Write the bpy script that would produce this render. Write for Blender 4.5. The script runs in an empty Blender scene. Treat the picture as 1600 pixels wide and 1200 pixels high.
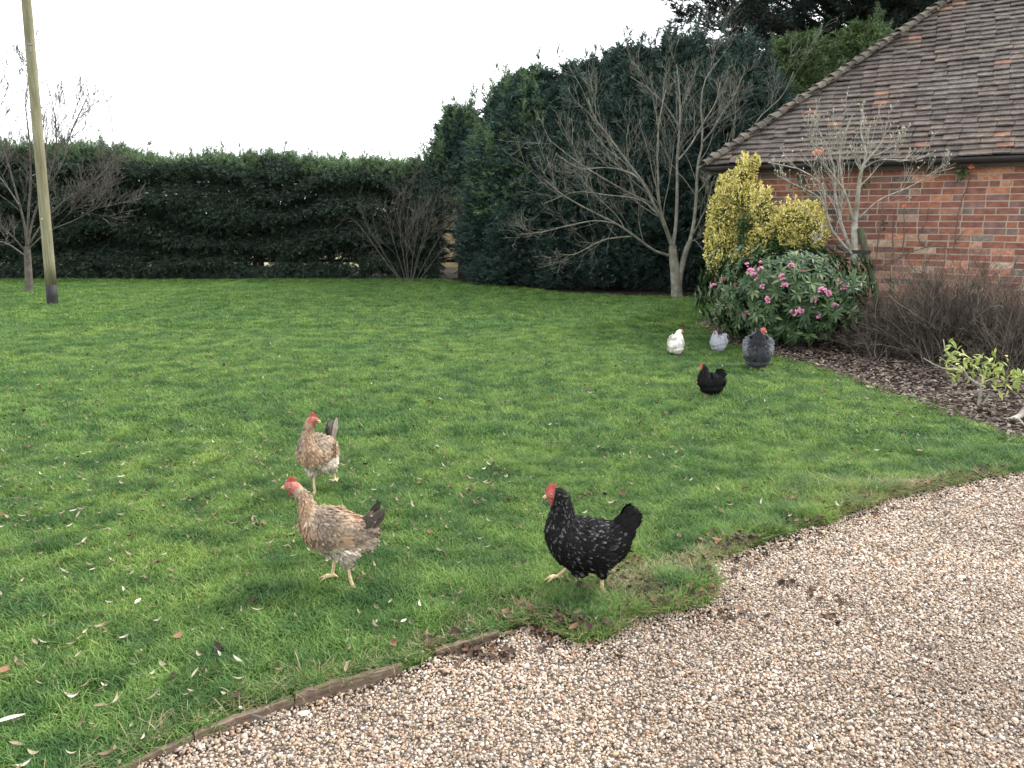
import bpy, math, random
import numpy as np
from mathutils import Vector, noise as mnoise

# ------------------------------------------------------------------ camera, sky, sun
sc = bpy.context.scene
COL = sc.collection
W_PX, H_PX, F_PX = 1600.0, 1200.0, 1209.0
PITCH = math.radians(12.2)
CAM_H = 1.5
cam_d = bpy.data.cameras.new('camera')
cam = bpy.data.objects.new('camera', cam_d)
COL.objects.link(cam)
cam.location = (0, 0, CAM_H)
cam.rotation_euler = (math.pi / 2 - PITCH, 0, 0)
cam_d.sensor_width = 36
cam_d.lens = 36 * F_PX / W_PX
cam_d.clip_end = 2000
cam_d.clip_start = 0.05
sc.camera = cam

SUN_EL, SUN_AZ = 42.0, 62.0      # azimuth measured from +Y towards +X
world = bpy.data.worlds.new('World')
sc.world = world
world.use_nodes = True
wn, wl = world.node_tree.nodes, world.node_tree.links
bg = wn['Background']
sky = wn.new('ShaderNodeTexSky')
sky.sky_type = 'NISHITA'
sky.sun_disc = False
sky.sun_elevation = math.radians(SUN_EL)
sky.sun_rotation = math.radians(SUN_AZ)
sky.air_density = 1.0
sky.dust_density = 1.5
sky.ozone_density = 1.0
hs = wn.new('ShaderNodeHueSaturation')
hs.inputs['Saturation'].default_value = 0.12
wl.new(sky.outputs[0], hs.inputs['Color'])
cl = wn.new('ShaderNodeMix'); cl.data_type = 'RGBA'          # thin even cloud over the sky
cl.inputs[0].default_value = 0.65
cl.inputs[7].default_value = (5.6, 5.8, 6.0, 1)
wl.new(hs.outputs[0], cl.inputs[6])
wl.new(cl.outputs[2], bg.inputs['Color'])
bg.inputs['Strength'].default_value = 0.15
sun_d = bpy.data.lights.new('sun', 'SUN')
sun_d.energy = 1.5
sun_d.angle = math.radians(10)
sun_d.color = (1.0, 0.96, 0.9)
sun = bpy.data.objects.new('sun', sun_d)
COL.objects.link(sun)
sun.rotation_euler = (math.radians(90 - SUN_EL), 0, math.radians(180 - SUN_AZ))
sun.location = (20, 10, 30)
sc.view_settings.view_transform = 'Standard'
sc.view_settings.look = 'None'
sc.view_settings.exposure = 1.80
sc.view_settings.gamma = 1
sc.cycles.max_bounces = 5
sc.cycles.diffuse_bounces = 3
sc.cycles.glossy_bounces = 2
sc.cycles.transmission_bounces = 3
sc.cycles.use_adaptive_sampling = True

# ------------------------------------------------------------------ geometry of the photograph
cP, sP = math.cos(PITCH), math.sin(PITCH)
def ray(px, py):
    cx, cy = (px - 800) / F_PX, (600 - py) / F_PX
    return np.array([cx, cP + cy * sP, -sP + cy * cP])
def gnd(px, py, z=0.0):
    r = ray(px, py)
    t = (z - CAM_H) / r[2]
    return np.array([r[0] * t, r[1] * t, z])
def at(px, py, Y):
    r = ray(px, py)
    t = Y / r[1]
    return np.array([r[0] * t, Y, CAM_H + r[2] * t])
def mpp(Y):      # metres per photo pixel near that depth
    return Y / F_PX

# ------------------------------------------------------------------ helpers
def nrm(a):
    return a / np.maximum(np.linalg.norm(a, axis=-1, keepdims=True), 1e-9)

class MB:
    def __init__(s):
        s.V, s.F, s.M, s.C, s.n = [], [], [], [], 0
    def add(s, V, F, mat=0, col=None):
        V = np.asarray(V, float).reshape(-1, 3)
        F = np.asarray(F, int)
        if len(V) == 0 or len(F) == 0:
            return
        s.V.append(V); s.F.append(F + s.n)
        s.M.append(np.full(len(F), mat, int) if np.isscalar(mat) else np.asarray(mat))
        if col is None:
            col = np.ones((len(V), 3)) * 0.5
        else:
            col = np.broadcast_to(np.asarray(col, float), (len(V), 3))
        s.C.append(col)
        s.n += len(V)
    def mesh(s, name, mats, smooth=False, loc=(0, 0, 0), rotz=0.0, color=False):
        V = np.concatenate(s.V) - np.asarray(loc, float)
        if rotz:
            c, si = math.cos(-rotz), math.sin(-rotz)
            V = V @ np.array([[c, -si, 0], [si, c, 0], [0, 0, 1]]).T
        me = bpy.data.meshes.new(name)
        tot = np.concatenate([np.full(len(f), f.shape[1], int) for f in s.F])
        idx = np.concatenate([f.ravel() for f in s.F])
        start = np.concatenate([[0], np.cumsum(tot)[:-1]])
        me.vertices.add(len(V)); me.vertices.foreach_set('co', V.ravel())
        me.loops.add(len(idx)); me.loops.foreach_set('vertex_index', idx)
        me.polygons.add(len(tot))
        me.polygons.foreach_set('loop_start', start)
        me.polygons.foreach_set('loop_total', tot)
        me.polygons.foreach_set('material_index', np.concatenate(s.M))
        me.polygons.foreach_set('use_smooth', np.full(len(tot), smooth))
        for m in (mats if isinstance(mats, (list, tuple)) else [mats]):
            me.materials.append(m)
        if color:
            C = np.concatenate(s.C)
            ca = me.color_attributes.new('col', 'FLOAT_COLOR', 'POINT')
            ca.data.foreach_set('color', np.concatenate([C, np.ones((len(C), 1))], 1).ravel())
        me.update(calc_edges=True)
        me.validate()
        return me

def tag(o, label=None, cat=None, group=None, kind=None):
    if label: o['label'] = label
    if cat: o['category'] = cat
    if group: o['group'] = group
    if kind: o['kind'] = kind
    return o
def thing(name, label, cat, loc=(0, 0, 0), rotz=0.0, group=None):
    o = bpy.data.objects.new(name, None)
    o.empty_display_size = 0.2
    COL.objects.link(o)
    o.location = loc
    o.rotation_euler = (0, 0, rotz)
    return tag(o, label, cat, group)
def part(name, mb, mats, parent=None, smooth=False, world=True, color=False, loc=None, rotz=0.0):
    """world=True: verts are world coordinates, converted to the parent's (or own) frame."""
    if parent is not None:
        chain_loc, chain_rot = np.zeros(3), 0.0
        root = parent
        while root.parent is not None:
            root = root.parent
        if world:
            me = mb.mesh(name, mats, smooth, root.location, root.rotation_euler.z, color)
        else:
            me = mb.mesh(name, mats, smooth, color=color)
        o = bpy.data.objects.new(name, me)
        o.parent = parent
    else:
        l = loc if loc is not None else (0, 0, 0)
        me = mb.mesh(name, mats, smooth, l if world else (0, 0, 0), rotz if world else 0.0, color)
        o = bpy.data.objects.new(name, me)
        o.location = l
        o.rotation_euler = (0, 0, rotz)
    COL.objects.link(o)
    return o

def box(x0, x1, y0, y1, z0, z1):
    V = np.array([[x0, y0, z0], [x1, y0, z0], [x1, y1, z0], [x0, y1, z0],
                  [x0, y0, z1], [x1, y0, z1], [x1, y1, z1], [x0, y1, z1]], float)
    F = np.array([[0, 3, 2, 1], [4, 5, 6, 7], [0, 1, 5, 4], [1, 2, 6, 5], [2, 3, 7, 6], [3, 0, 4, 7]])
    return V, F

def tubes(P, R, sides=5, cap=True):
    """P: N x k x 3 polylines, R: N x k radii -> (V, F)"""
    P = np.asarray(P, float); R = np.asarray(R, float)
    if P.ndim == 2: P, R = P[None], R[None]
    N, k, _ = P.shape
    T = np.empty_like(P)
    T[:, 1:-1] = P[:, 2:] - P[:, :-2]
    T[:, 0] = P[:, 1] - P[:, 0]
    T[:, -1] = P[:, -1] - P[:, -2]
    T = nrm(T)
    D = nrm(P[:, -1] - P[:, 0])
    ref = np.zeros((N, 3))
    ref[np.arange(N), np.argmin(np.abs(D), 1)] = 1
    A = nrm(np.cross(T, ref[:, None, :]))
    B = np.cross(T, A)
    ang = np.linspace(0, 2 * np.pi, sides, endpoint=False)
    ring = (P[:, :, None, :] + R[:, :, None, None] * (np.cos(ang)[None, None, :, None] * A[:, :, None, :]
            + np.sin(ang)[None, None, :, None] * B[:, :, None, :]))
    V = ring.reshape(-1, 3)
    b = np.arange(N)[:, None, None] * k * sides
    i = np.arange(k - 1)[None, :, None] * sides
    j = np.arange(sides)[None, None, :]
    j2 = (j + 1) % sides
    F = np.stack(np.broadcast_arrays(b + i + j, b + i + j2, b + i + sides + j2, b + i + sides + j), -1).reshape(-1, 4)
    return V, F

def add_tubes(mb, P, R, sides=5, mat=0, col=None, caps=False):
    V, F = tubes(P, R, sides)
    n0 = mb.n
    mb.add(V, F, mat, col)
    if caps:
        P = np.asarray(P, float)
        if P.ndim == 2: P = P[None]
        N, k = P.shape[:2]
        fs = []
        for q in range(N):
            o = q * k * sides
            for c in range(1, sides - 1):
                fs.append([o, o + c + 1, o + c])
                e = o + (k - 1) * sides
                fs.append([e, e + c, e + c + 1])
        mb.F.append(np.array(fs) + n0)
        mb.M.append(np.full(len(fs), mat))

def spline(pts, n):
    """Catmull-Rom resample of k x d control points to n points"""
    pts = np.asarray(pts, float)
    k = len(pts)
    ext = np.vstack([2 * pts[0] - pts[1], pts, 2 * pts[-1] - pts[-2]])
    t = np.linspace(0, k - 1, n)
    i = np.minimum(t.astype(int), k - 2)
    f = (t - i)[:, None]
    p0, p1, p2, p3 = ext[i], ext[i + 1], ext[i + 2], ext[i + 3]
    return 0.5 * ((2 * p1) + (-p0 + p2) * f + (2 * p0 - 5 * p1 + 4 * p2 - p3) * f ** 2 + (-p0 + 3 * p1 - 3 * p2 + p3) * f ** 3)

def scatter(tmpl, P, X, Z, S):
    """instances of a template merged into arrays; X direction, Z approx normal, S scale (N or Nx3)"""
    TV, TF = tmpl
    P = np.asarray(P, float); X = nrm(np.asarray(X, float))
    Y = nrm(np.cross(Z, X)); Z = np.cross(X, Y)
    S = np.asarray(S, float)
    if S.ndim == 1: S = np.repeat(S[:, None], 3, 1)
    v = TV[None] * S[:, None, :]
    V = P[:, None] + v[..., 0:1] * X[:, None] + v[..., 1:2] * Y[:, None] + v[..., 2:3] * Z[:, None]
    F = TF[None] + (np.arange(len(P)) * len(TV))[:, None, None]
    return V.reshape(-1, 3), F.reshape(-1, TF.shape[1])

def in_poly(P, poly):
    x, y = P[:, 0], P[:, 1]
    poly = np.asarray(poly)[:, :2]
    inside = np.zeros(len(P), bool)
    j = len(poly) - 1
    for i in range(len(poly)):
        xi, yi = poly[i]; xj, yj = poly[j]
        c = ((yi > y) != (yj > y)) & (x < (xj - xi) * (y - yi) / (yj - yi + 1e-12) + xi)
        inside ^= c
        j = i
    return inside
def dist_poly(P, line):
    line = np.asarray(line)[:, :2]
    d = np.full(len(P), 1e9)
    for a, b in zip(line[:-1], line[1:]):
        ab = b - a
        t = np.clip(((P[:, :2] - a) @ ab) / (ab @ ab), 0, 1)
        d = np.minimum(d, np.linalg.norm(P[:, :2] - (a + t[:, None] * ab), axis=1))
    return d

def vnoise(P, scale, seed=0):
    """cheap smooth value noise, 0..1, vectorised (3D)"""
    Q = np.asarray(P, float) * scale + seed * 17.31
    i = np.floor(Q).astype(np.int64); f = Q - i
    f = f * f * (3 - 2 * f)
    out = 0
    for dx in (0, 1):
        for dy in (0, 1):
            for dz in (0, 1):
                h = (i[:, 0] + dx) * 374761393 + (i[:, 1] + dy) * 668265263 + (i[:, 2] + dz) * 2147483647 + seed * 1013
                h = (h ^ (h >> 13)) * 1274126177
                h = ((h ^ (h >> 16)) & 0xffff) / 65535.0
                w = (f[:, 0] if dx else 1 - f[:, 0]) * (f[:, 1] if dy else 1 - f[:, 1]) * (f[:, 2] if dz else 1 - f[:, 2])
                out = out + h * w
    return out

# ------------------------------------------------------------------ materials
def new_mat(name):
    m = bpy.data.materials.new(name)
    m.use_nodes = True
    nt = m.node_tree
    return m, nt, nt.nodes, nt.links, nt.nodes['Principled BSDF']
def ramp(nodes, stops, interp='LINEAR'):
    r = nodes.new('ShaderNodeValToRGB')
    r.color_ramp.interpolation = interp
    e = r.color_ramp.elements
    while len(e) < len(stops): e.new(0.5)
    for k, (p, c) in enumerate(stops):
        e[k].position = p
        e[k].color = (*c, 1)
    return r
def noise_tex(nodes, links, scale, detail=4, coord='Object', rough=0.55, vec=None, stretch=None):
    n = nodes.new('ShaderNodeTexNoise')
    n.inputs['Scale'].default_value = scale
    n.inputs['Detail'].default_value = detail
    n.inputs['Roughness'].default_value = rough
    if coord == 'World':
        g = nodes.new('ShaderNodeNewGeometry'); out = g.outputs['Position']
    else:
        g = nodes.new('ShaderNodeTexCoord'); out = g.outputs[coord]
    if stretch:
        mp = nodes.new('ShaderNodeMapping')
        mp.inputs['Scale'].default_value = stretch
        links.new(out, mp.inputs['Vector']); out = mp.outputs[0]
    links.new(out, n.inputs['Vector'])
    return n
def mixc(nodes, links, a, b, fac, mode='MIX'):
    m = nodes.new('ShaderNodeMix'); m.data_type = 'RGBA'; m.blend_type = mode
    for s, v in ((6, a), (7, b), (0, fac)):
        if isinstance(v, (tuple, list)): m.inputs[s].default_value = (*v, 1)
        elif isinstance(v, (int, float)): m.inputs[s].default_value = v
        else: links.new(v, m.inputs[s])
    return m.outputs[2]

def M(name, stops, src='island', rough=0.7, spec=0.3, scale=5.0, coord='Object', interp='LINEAR',
      mottle=None, trans=0.0, bump=None, stretch=None, attr=None):
    m, nt, N, L, P = new_mat(name)
    if attr:
        a = N.new('ShaderNodeAttribute'); a.attribute_name = attr
        colour = a.outputs['Color']
    else:
        if src == 'island':
            fac = N.new('ShaderNodeNewGeometry').outputs['Random Per Island']
        elif src == 'object':
            fac = N.new('ShaderNodeObjectInfo').outputs['Random']
        else:
            fac = noise_tex(N, L, scale, 6, coord, stretch=stretch).outputs['Fac']
        r = ramp(N, stops, interp)
        L.new(fac, r.inputs[0])
        colour = r.outputs[0]
    if mottle:          # list of (scale, dark, bright, coord)
        for sc_, lo, hi, co in mottle:
            nz = noise_tex(N, L, sc_, 5, co)
            rr = ramp(N, [(0.32, lo if isinstance(lo, tuple) else (lo,) * 3), (0.68, hi if isinstance(hi, tuple) else (hi,) * 3)])
            L.new(nz.outputs['Fac'], rr.inputs[0])
            colour = mixc(N, L, colour, rr.outputs[0], 1.0, 'MULTIPLY')
    L.new(colour, P.inputs['Base Color'])
    P.inputs['Roughness'].default_value = rough
    P.inputs['Specular IOR Level'].default_value = spec
    if bump:
        b = N.new('ShaderNodeBump')
        b.inputs['Strength'].default_value = bump[1]
        b.inputs['Distance'].default_value = bump[2] if len(bump) > 2 else 0.01
        nz = noise_tex(N, L, bump[0], 6, coord if coord != 'Generated' else 'Object', stretch=stretch)
        L.new(nz.outputs['Fac'], b.inputs['Height'])
        L.new(b.outputs[0], P.inputs['Normal'])
    if trans:
        t = N.new('ShaderNodeBsdfTranslucent')
        L.new(colour, t.inputs['Color'])
        mx = N.new('ShaderNodeMixShader')
        mx.inputs[0].default_value = trans
        L.new(P.outputs[0], mx.inputs[1]); L.new(t.outputs[0], mx.inputs[2])
        L.new(mx.outputs[0], N['Material Output'].inputs['Surface'])
    return m

def GRASS(name):
    m, nt, N, L, P = new_mat(name)
    isl = N.new('ShaderNodeNewGeometry')
    r = ramp(N, [(0.0, (0.060, 0.134, 0.029)), (0.45, (0.110, 0.212, 0.052)), (0.80, (0.160, 0.272, 0.078)),
                 (0.93, (0.23, 0.300, 0.110)), (1.0, (0.30, 0.27, 0.14))])
    L.new(isl.outputs['Random Per Island'], r.inputs[0])
    c = r.outputs[0]
    for scl, lo, hi in ((0.8, (0.76, 0.86, 0.88), (1.22, 1.12, 1.02)), (4.5, (0.46, 0.58, 0.60), (1.38, 1.26, 1.12))):
        nz = noise_tex(N, L, scl, 3, 'World')
        rr = ramp(N, [(0.34, lo), (0.66, hi)])
        L.new(nz.outputs['Fac'], rr.inputs[0])
        c = mixc(N, L, c, rr.outputs[0], 1.0, 'MULTIPLY')
    L.new(c, P.inputs['Base Color'])
    P.inputs['Roughness'].default_value = 0.55
    P.inputs['Specular IOR Level'].default_value = 0.25
    t = N.new('ShaderNodeBsdfTranslucent'); L.new(c, t.inputs['Color'])
    mx = N.new('ShaderNodeMixShader'); mx.inputs[0].default_value = 0.38
    L.new(P.outputs[0], mx.inputs[1]); L.new(t.outputs[0], mx.inputs[2])
    L.new(mx.outputs[0], N['Material Output'].inputs['Surface'])
    return m

m_grass = GRASS('grass_blades')
m_dry = M('dry_grass', [(0, (0.10, 0.12, 0.03)), (0.5, (0.26, 0.22, 0.11)), (1, (0.42, 0.35, 0.22))], trans=0.3)
m_turf = M('turf_soil', [(0.3, (0.022, 0.040, 0.010)), (0.7, (0.045, 0.085, 0.018))], 'noise', 0.95, 0.1, 14, bump=(60, 0.8, 0.02))
m_soil = M('dark_soil', [(0.3, (0.016, 0.013, 0.010)), (0.7, (0.040, 0.031, 0.024))], 'noise', 0.95, 0.1, 9, bump=(40, 0.9, 0.03))
m_gravelbed = M('gravel_base', [(0.3, (0.18, 0.145, 0.115)), (0.7, (0.34, 0.28, 0.225))], 'noise', 0.9, 0.2, 70, bump=(90, 1.0, 0.02))
m_far = M('far_ground', [(0.3, (0.16, 0.15, 0.08)), (0.7, (0.24, 0.22, 0.13))], 'noise', 0.95, 0.1, 0.4)
m_pebble = M('pebble_stone', [(0, (0.45, 0.365, 0.29)), (0.16, (0.34, 0.225, 0.155)), (0.28, (0.48, 0.405, 0.335)), (0.42, (0.25, 0.205, 0.175)),
                              (0.50, (0.385, 0.295, 0.215)), (0.64, (0.58, 0.52, 0.44)), (0.70, (0.28, 0.225, 0.185)), (0.81, (0.38, 0.25, 0.16)),
                              (0.90, (0.15, 0.13, 0.12)), (0.955, (0.74, 0.70, 0.65))], 'object', 0.5, 0.4,
             interp='CONSTANT', mottle=[(60, 0.78, 1.12, 'Object'), (0.7, (0.74, 0.72, 0.70), (1.06, 1.04, 1.0), 'World'), (3.0, 0.84, 1.08, 'World')])
m_bark_chip = M('bark_chips', [(0, (0.040, 0.028, 0.022)), (0.5, (0.10, 0.072, 0.057)), (0.85, (0.18, 0.135, 0.11)), (1, (0.36, 0.30, 0.25))], 'object', 0.8, 0.3,
                mottle=[(30, 0.7, 1.2, 'Object')])
m_leaf_pale = M('pale_dead_leaf', [(0, (0.10, 0.065, 0.045)), (0.3, (0.18, 0.135, 0.09)), (0.7, (0.27, 0.225, 0.16)), (0.93, (0.33, 0.30, 0.235)), (1, (0.43, 0.41, 0.36))], 'object', 0.7, 0.15, trans=0.08)
m_leaf_dark = M('dark_dead_leaf', [(0, (0.022, 0.013, 0.010)), (0.6, (0.060, 0.036, 0.024)), (1, (0.17, 0.095, 0.055))], 'object', 0.7, 0.2)
m_hedge = M('leylandii_green', [(0, (0.012, 0.024, 0.020)), (0.5, (0.026, 0.047, 0.034)), (0.85, (0.052, 0.082, 0.050)), (1, (0.11, 0.125, 0.075))], 'island', 0.6, 0.25,
            mottle=[(1.3, 0.65, 1.35, 'Object')], trans=0.12)
m_hedge_tip = M('leylandii_tip_green', [(0, (0.06, 0.11, 0.055)), (0.6, (0.105, 0.17, 0.08)), (1, (0.18, 0.24, 0.12))], 'island', 0.6, 0.25,
                mottle=[(1.3, 0.75, 1.25, 'Object')], trans=0.2)
m_conifer = M('conifer_green', [(0, (0.014, 0.030, 0.027)), (0.5, (0.030, 0.058, 0.048)), (1, (0.075, 0.120, 0.092))], 'island', 0.6, 0.25,
              mottle=[(0.9, 0.65, 1.4, 'Object')], trans=0.12)
m_conifer2 = M('yellow_conifer_green', [(0, (0.036, 0.066, 0.026)), (0.5, (0.065, 0.105, 0.038)), (1, (0.12, 0.16, 0.06))], 'island', 0.6, 0.25,
               mottle=[(0.9, 0.65, 1.3, 'Object')], trans=0.15)
m_cedar = M('cedar_green', [(0, (0.010, 0.020, 0.016)), (0.5, (0.018, 0.032, 0.026)), (1, (0.036, 0.055, 0.045))], 'island', 0.65, 0.2, trans=0.05)
m_trunk_dark = M('dark_bark', [(0.3, (0.022, 0.018, 0.015)), (0.7, (0.060, 0.050, 0.040))], 'noise', 0.9, 0.15, 12, bump=(30, 0.6, 0.01))
m_bark = M('grey_green_bark', [(0.3, (0.095, 0.090, 0.074)), (0.5, (0.160, 0.155, 0.125)), (0.7, (0.25, 0.245, 0.205))], 'noise', 0.85, 0.2, 9, bump=(30, 0.5, 0.01))
m_bark2 = M('brown_bark', [(0.3, (0.060, 0.053, 0.046)), (0.7, (0.135, 0.122, 0.104))], 'noise', 0.85, 0.2, 12, bump=(30, 0.5, 0.01))
m_bark3 = M('pale_lichen_bark', [(0.3, (0.15, 0.135, 0.11)), (0.5, (0.25, 0.235, 0.195)), (0.7, (0.37, 0.37, 0.32))], 'noise', 0.85, 0.2, 14, bump=(30, 0.4, 0.006))
m_twig = M('purple_brown_twig', [(0, (0.045, 0.037, 0.031)), (0.5, (0.092, 0.076, 0.063)), (1, (0.22, 0.185, 0.145))], 'island', 0.8, 0.2)
m_bud = M('pale_bud', [(0, (0.35, 0.30, 0.20)), (1, (0.55, 0.50, 0.38))], 'island', 0.6, 0.3)
m_pole = M('treated_pole', [(0.25, (0.125, 0.115, 0.070)), (0.5, (0.19, 0.178, 0.110)), (0.75, (0.25, 0.24, 0.16))], 'noise', 0.85, 0.2, 7, stretch=(6, 6, 0.35),
           mottle=[(3, 0.85, 1.1, 'Object')], bump=(14, 0.35, 0.004))
m_tar = M('tarred_wood', [(0.3, (0.008, 0.008, 0.009)), (0.7, (0.035, 0.033, 0.032))], 'noise', 0.7, 0.3, 9)
m_metal = M('grey_metal', [(0.3, (0.14, 0.14, 0.14)), (0.7, (0.24, 0.24, 0.25))], 'noise', 0.5, 0.5, 20)
m_stake = M('green_stake', [(0.3, (0.045, 0.050, 0.030)), (0.7, (0.105, 0.110, 0.070))], 'noise', 0.9, 0.15, 8, stretch=(6, 6, 0.6))
m_rubber = M('black_rubber', [(0, (0.012, 0.012, 0.012)), (1, (0.02, 0.02, 0.02))], 'noise', 0.6, 0.3)
m_edge = M('weathered_edging', [(0.3, (0.070, 0.048, 0.034)), (0.55, (0.15, 0.11, 0.082)), (0.75, (0.22, 0.17, 0.13))], 'noise', 0.9, 0.15, 10, stretch=(0.6, 8, 8), bump=(20, 0.7, 0.006))
m_rhodo = M('rhododendron_leaf', [(0, (0.020, 0.046, 0.018)), (0.5, (0.038, 0.076, 0.028)), (0.85, (0.066, 0.112, 0.040)), (1, (0.17, 0.20, 0.09))], 'island', 0.48, 0.3, trans=0.06)
m_pink = M('pink_petal', [(0, (0.66, 0.22, 0.40)), (0.5, (0.82, 0.40, 0.58)), (1, (0.90, 0.62, 0.72))], 'island', 0.6, 0.3, trans=0.25)
m_red_bud = M('red_bud', [(0, (0.50, 0.07, 0.14)), (1, (0.65, 0.22, 0.30))], 'island', 0.6, 0.3)
m_orange = M('coral_petal', [(0, (0.75, 0.22, 0.14)), (1, (0.88, 0.42, 0.30))], 'island', 0.6, 0.3, trans=0.2)
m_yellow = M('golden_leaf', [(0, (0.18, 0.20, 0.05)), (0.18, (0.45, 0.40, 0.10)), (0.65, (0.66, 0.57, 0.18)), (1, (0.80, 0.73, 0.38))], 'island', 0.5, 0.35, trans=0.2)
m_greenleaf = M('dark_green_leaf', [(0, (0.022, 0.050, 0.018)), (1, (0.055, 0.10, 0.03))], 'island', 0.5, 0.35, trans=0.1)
m_azalea = M('pale_green_leaf', [(0, (0.16, 0.22, 0.05)), (0.6, (0.28, 0.34, 0.09)), (1, (0.42, 0.44, 0.14))], 'island', 0.5, 0.35, trans=0.25)

# ================================================================== outlines on the ground
EDGE = [(60, 1262), (170, 1202), (300, 1143), (380, 1112), (460, 1086), (560, 1058), (630, 1040), (700, 1008), (780, 982), (846, 962), (868, 985),
        (905, 1000), (955, 990), (985, 962), (1060, 950), (1112, 940), (1124, 905), (1092, 884), (1130, 866), (1185, 848), (1230, 830), (1290, 816),
        (1340, 795), (1388, 778), (1440, 766), (1500, 752), (1560, 742), (1600, 735), (1700, 722), (2000, 690)]
EDGE_G = np.array([gnd(*p) for p in EDGE])
BED = [(1096, 505), (1122, 522), (1150, 540), (1200, 556), (1262, 570), (1330, 592), (1400, 616), (1480, 645), (1560, 677), (1600, 688), (1720, 706), (2000, 742)]
BED_G = np.array([gnd(*p) for p in BED])
# house frame
C0 = gnd(1112, 507)
WU = nrm(np.array([0.82, -0.573, 0.0])); WN = np.array([0.573, 0.82, 0.0]); WN = nrm(WN)
HOUSE_ROT = math.atan2(WU[1], WU[0])
BLEN, BDEP, EAVE, PITCHR = 9.5, 7.0, 2.16, math.radians(42.5)
def wall_at(px, py, off=0.0):
    """point on the front wall plane (off metres in front of it) seen at a pixel"""
    r = ray(px, py)
    n = WN[:2]
    t = ((C0[:2] @ n) - off) / (r[:2] @ n)
    return np.array([0, 0, CAM_H]) + r * t
def bed_at(px, py):
    return gnd(px, py)

LAWN_POLY = np.vstack([[-40, -3, 0], [-3.0, -3, 0], EDGE_G[:, :3], BED_G[::-1], [C0 + WN * 0.3 - WU * 0.02], [C0 + WN * 11],
                       [14, 24, 0], [-40, 24, 0]])
BED_POLY = np.vstack([BED_G, [C0 + WU * 9.6 + WN * 0.02], [C0 + WN * 0.02 - WU * 0.1]])
GRAVEL_POLY = np.vstack([EDGE_G, [[14, 3, 0], [14, -3, 0], [-3.0, -3, 0]]])

def flat(name, poly, z, mat, skirt=0.0):
    import bmesh
    bm = bmesh.new()
    vs = [bm.verts.new((p[0], p[1], z)) for p in poly]
    f = bm.faces.new(vs)
    if f.normal.z < 0: f.normal_flip()
    bm.normal_update()
    if f.normal.z < 0: f.normal_flip()
    if skirt:
        lo = [bm.verts.new((p[0], p[1], z - skirt)) for p in poly]
        n = len(vs)
        for i in range(n):
            bm.faces.new((vs[i], vs[(i + 1) % n], lo[(i + 1) % n], lo[i]))
    bmesh.ops.triangulate(bm, faces=[f for f in bm.faces if len(f.verts) > 4])
    me = bpy.data.meshes.new(name)
    bm.to_mesh(me); bm.free()
    me.materials.append(mat)
    o = bpy.data.objects.new(name, me)
    COL.objects.link(o)
    return tag(o, kind='structure')
flat('ground', [(-900, -200), (900, -200), (900, 1200), (-900, 1200)], -0.09, m_far)
flat('gravel_drive', [(-6, -4), (22, -4), (22, 9), (-6, 9)], -0.045, m_gravelbed)
flat('lawn', LAWN_POLY, 0.0, m_turf, 0.06)
flat('flower_bed', BED_POLY, 0.006, m_soil, 0.06)
HB = [(-300, 443), (0, 439), (300, 440), (600, 438), (690, 440), (780, 450), (870, 461), (960, 466), (1112, 469)]
HB_G = np.array([gnd(*p) for p in HB])
flat('hedge_soil', np.vstack([HB_G, [[12, 13.0, 0]], [[14, 23.5, 0], [-30, 23.5, 0]]]), 0.005, m_soil, 0.03)

# ================================================================== scatter by geometry nodes (only for uncountable stuff)
def protos(name, meshes):
    c = bpy.data.collections.new(name)
    for i, me in enumerate(meshes):
        o = bpy.data.objects.new(f'{name}_{i:02d}', me)
        c.objects.link(o)
    return c
def gn_scatter(name, P, rot, scl, idx, coll):
    me = bpy.data.meshes.new(name)
    me.vertices.add(len(P)); me.vertices.foreach_set('co', np.asarray(P, float).ravel())
    a = me.attributes.new('rot', 'FLOAT_VECTOR', 'POINT'); a.data.foreach_set('vector', np.asarray(rot, float).ravel())
    scl = np.asarray(scl, float)
    if scl.ndim == 1: scl = np.repeat(scl[:, None], 3, 1)
    a = me.attributes.new('scl', 'FLOAT_VECTOR', 'POINT'); a.data.foreach_set('vector', scl.ravel())
    a = me.attributes.new('idx', 'INT', 'POINT'); a.data.foreach_set('value', np.asarray(idx, int))
    o = bpy.data.objects.new(name, me)
    COL.objects.link(o)
    g = bpy.data.node_groups.new(name + '_nodes', 'GeometryNodeTree')
    g.interface.new_socket('Geometry', in_out='INPUT', socket_type='NodeSocketGeometry')
    g.interface.new_socket('Geometry', in_out='OUTPUT', socket_type='NodeSocketGeometry')
    N, L = g.nodes, g.links
    gi, go = N.new('NodeGroupInput'), N.new('NodeGroupOutput')
    ci = N.new('GeometryNodeCollectionInfo')
    ci.inputs[0].default_value = coll
    ci.inputs['Separate Children'].default_value = True
    ci.inputs['Reset Children'].default_value = True
    iop = N.new('GeometryNodeInstanceOnPoints')
    iop.inputs['Pick Instance'].default_value = True
    def na(nm, t):
        n = N.new('GeometryNodeInputNamedAttribute'); n.data_type = t
        n.inputs['Name'].default_value = nm
        return n.outputs['Attribute']
    L.new(gi.outputs[0], iop.inputs['Points'])
    L.new(ci.outputs[0], iop.inputs['Instance'])
    L.new(na('idx', 'INT'), iop.inputs['Instance Index'])
    e = N.new('FunctionNodeEulerToRotation')
    L.new(na('rot', 'FLOAT_VECTOR'), e.inputs[0])
    L.new(e.outputs[0], iop.inputs['Rotation'])
    L.new(na('scl', 'FLOAT_VECTOR'), iop.inputs['Scale'])
    L.new(iop.outputs[0], go.inputs[0])
    md = o.modifiers.new('scatter', 'NODES')
    md.node_group = g
    return o

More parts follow.
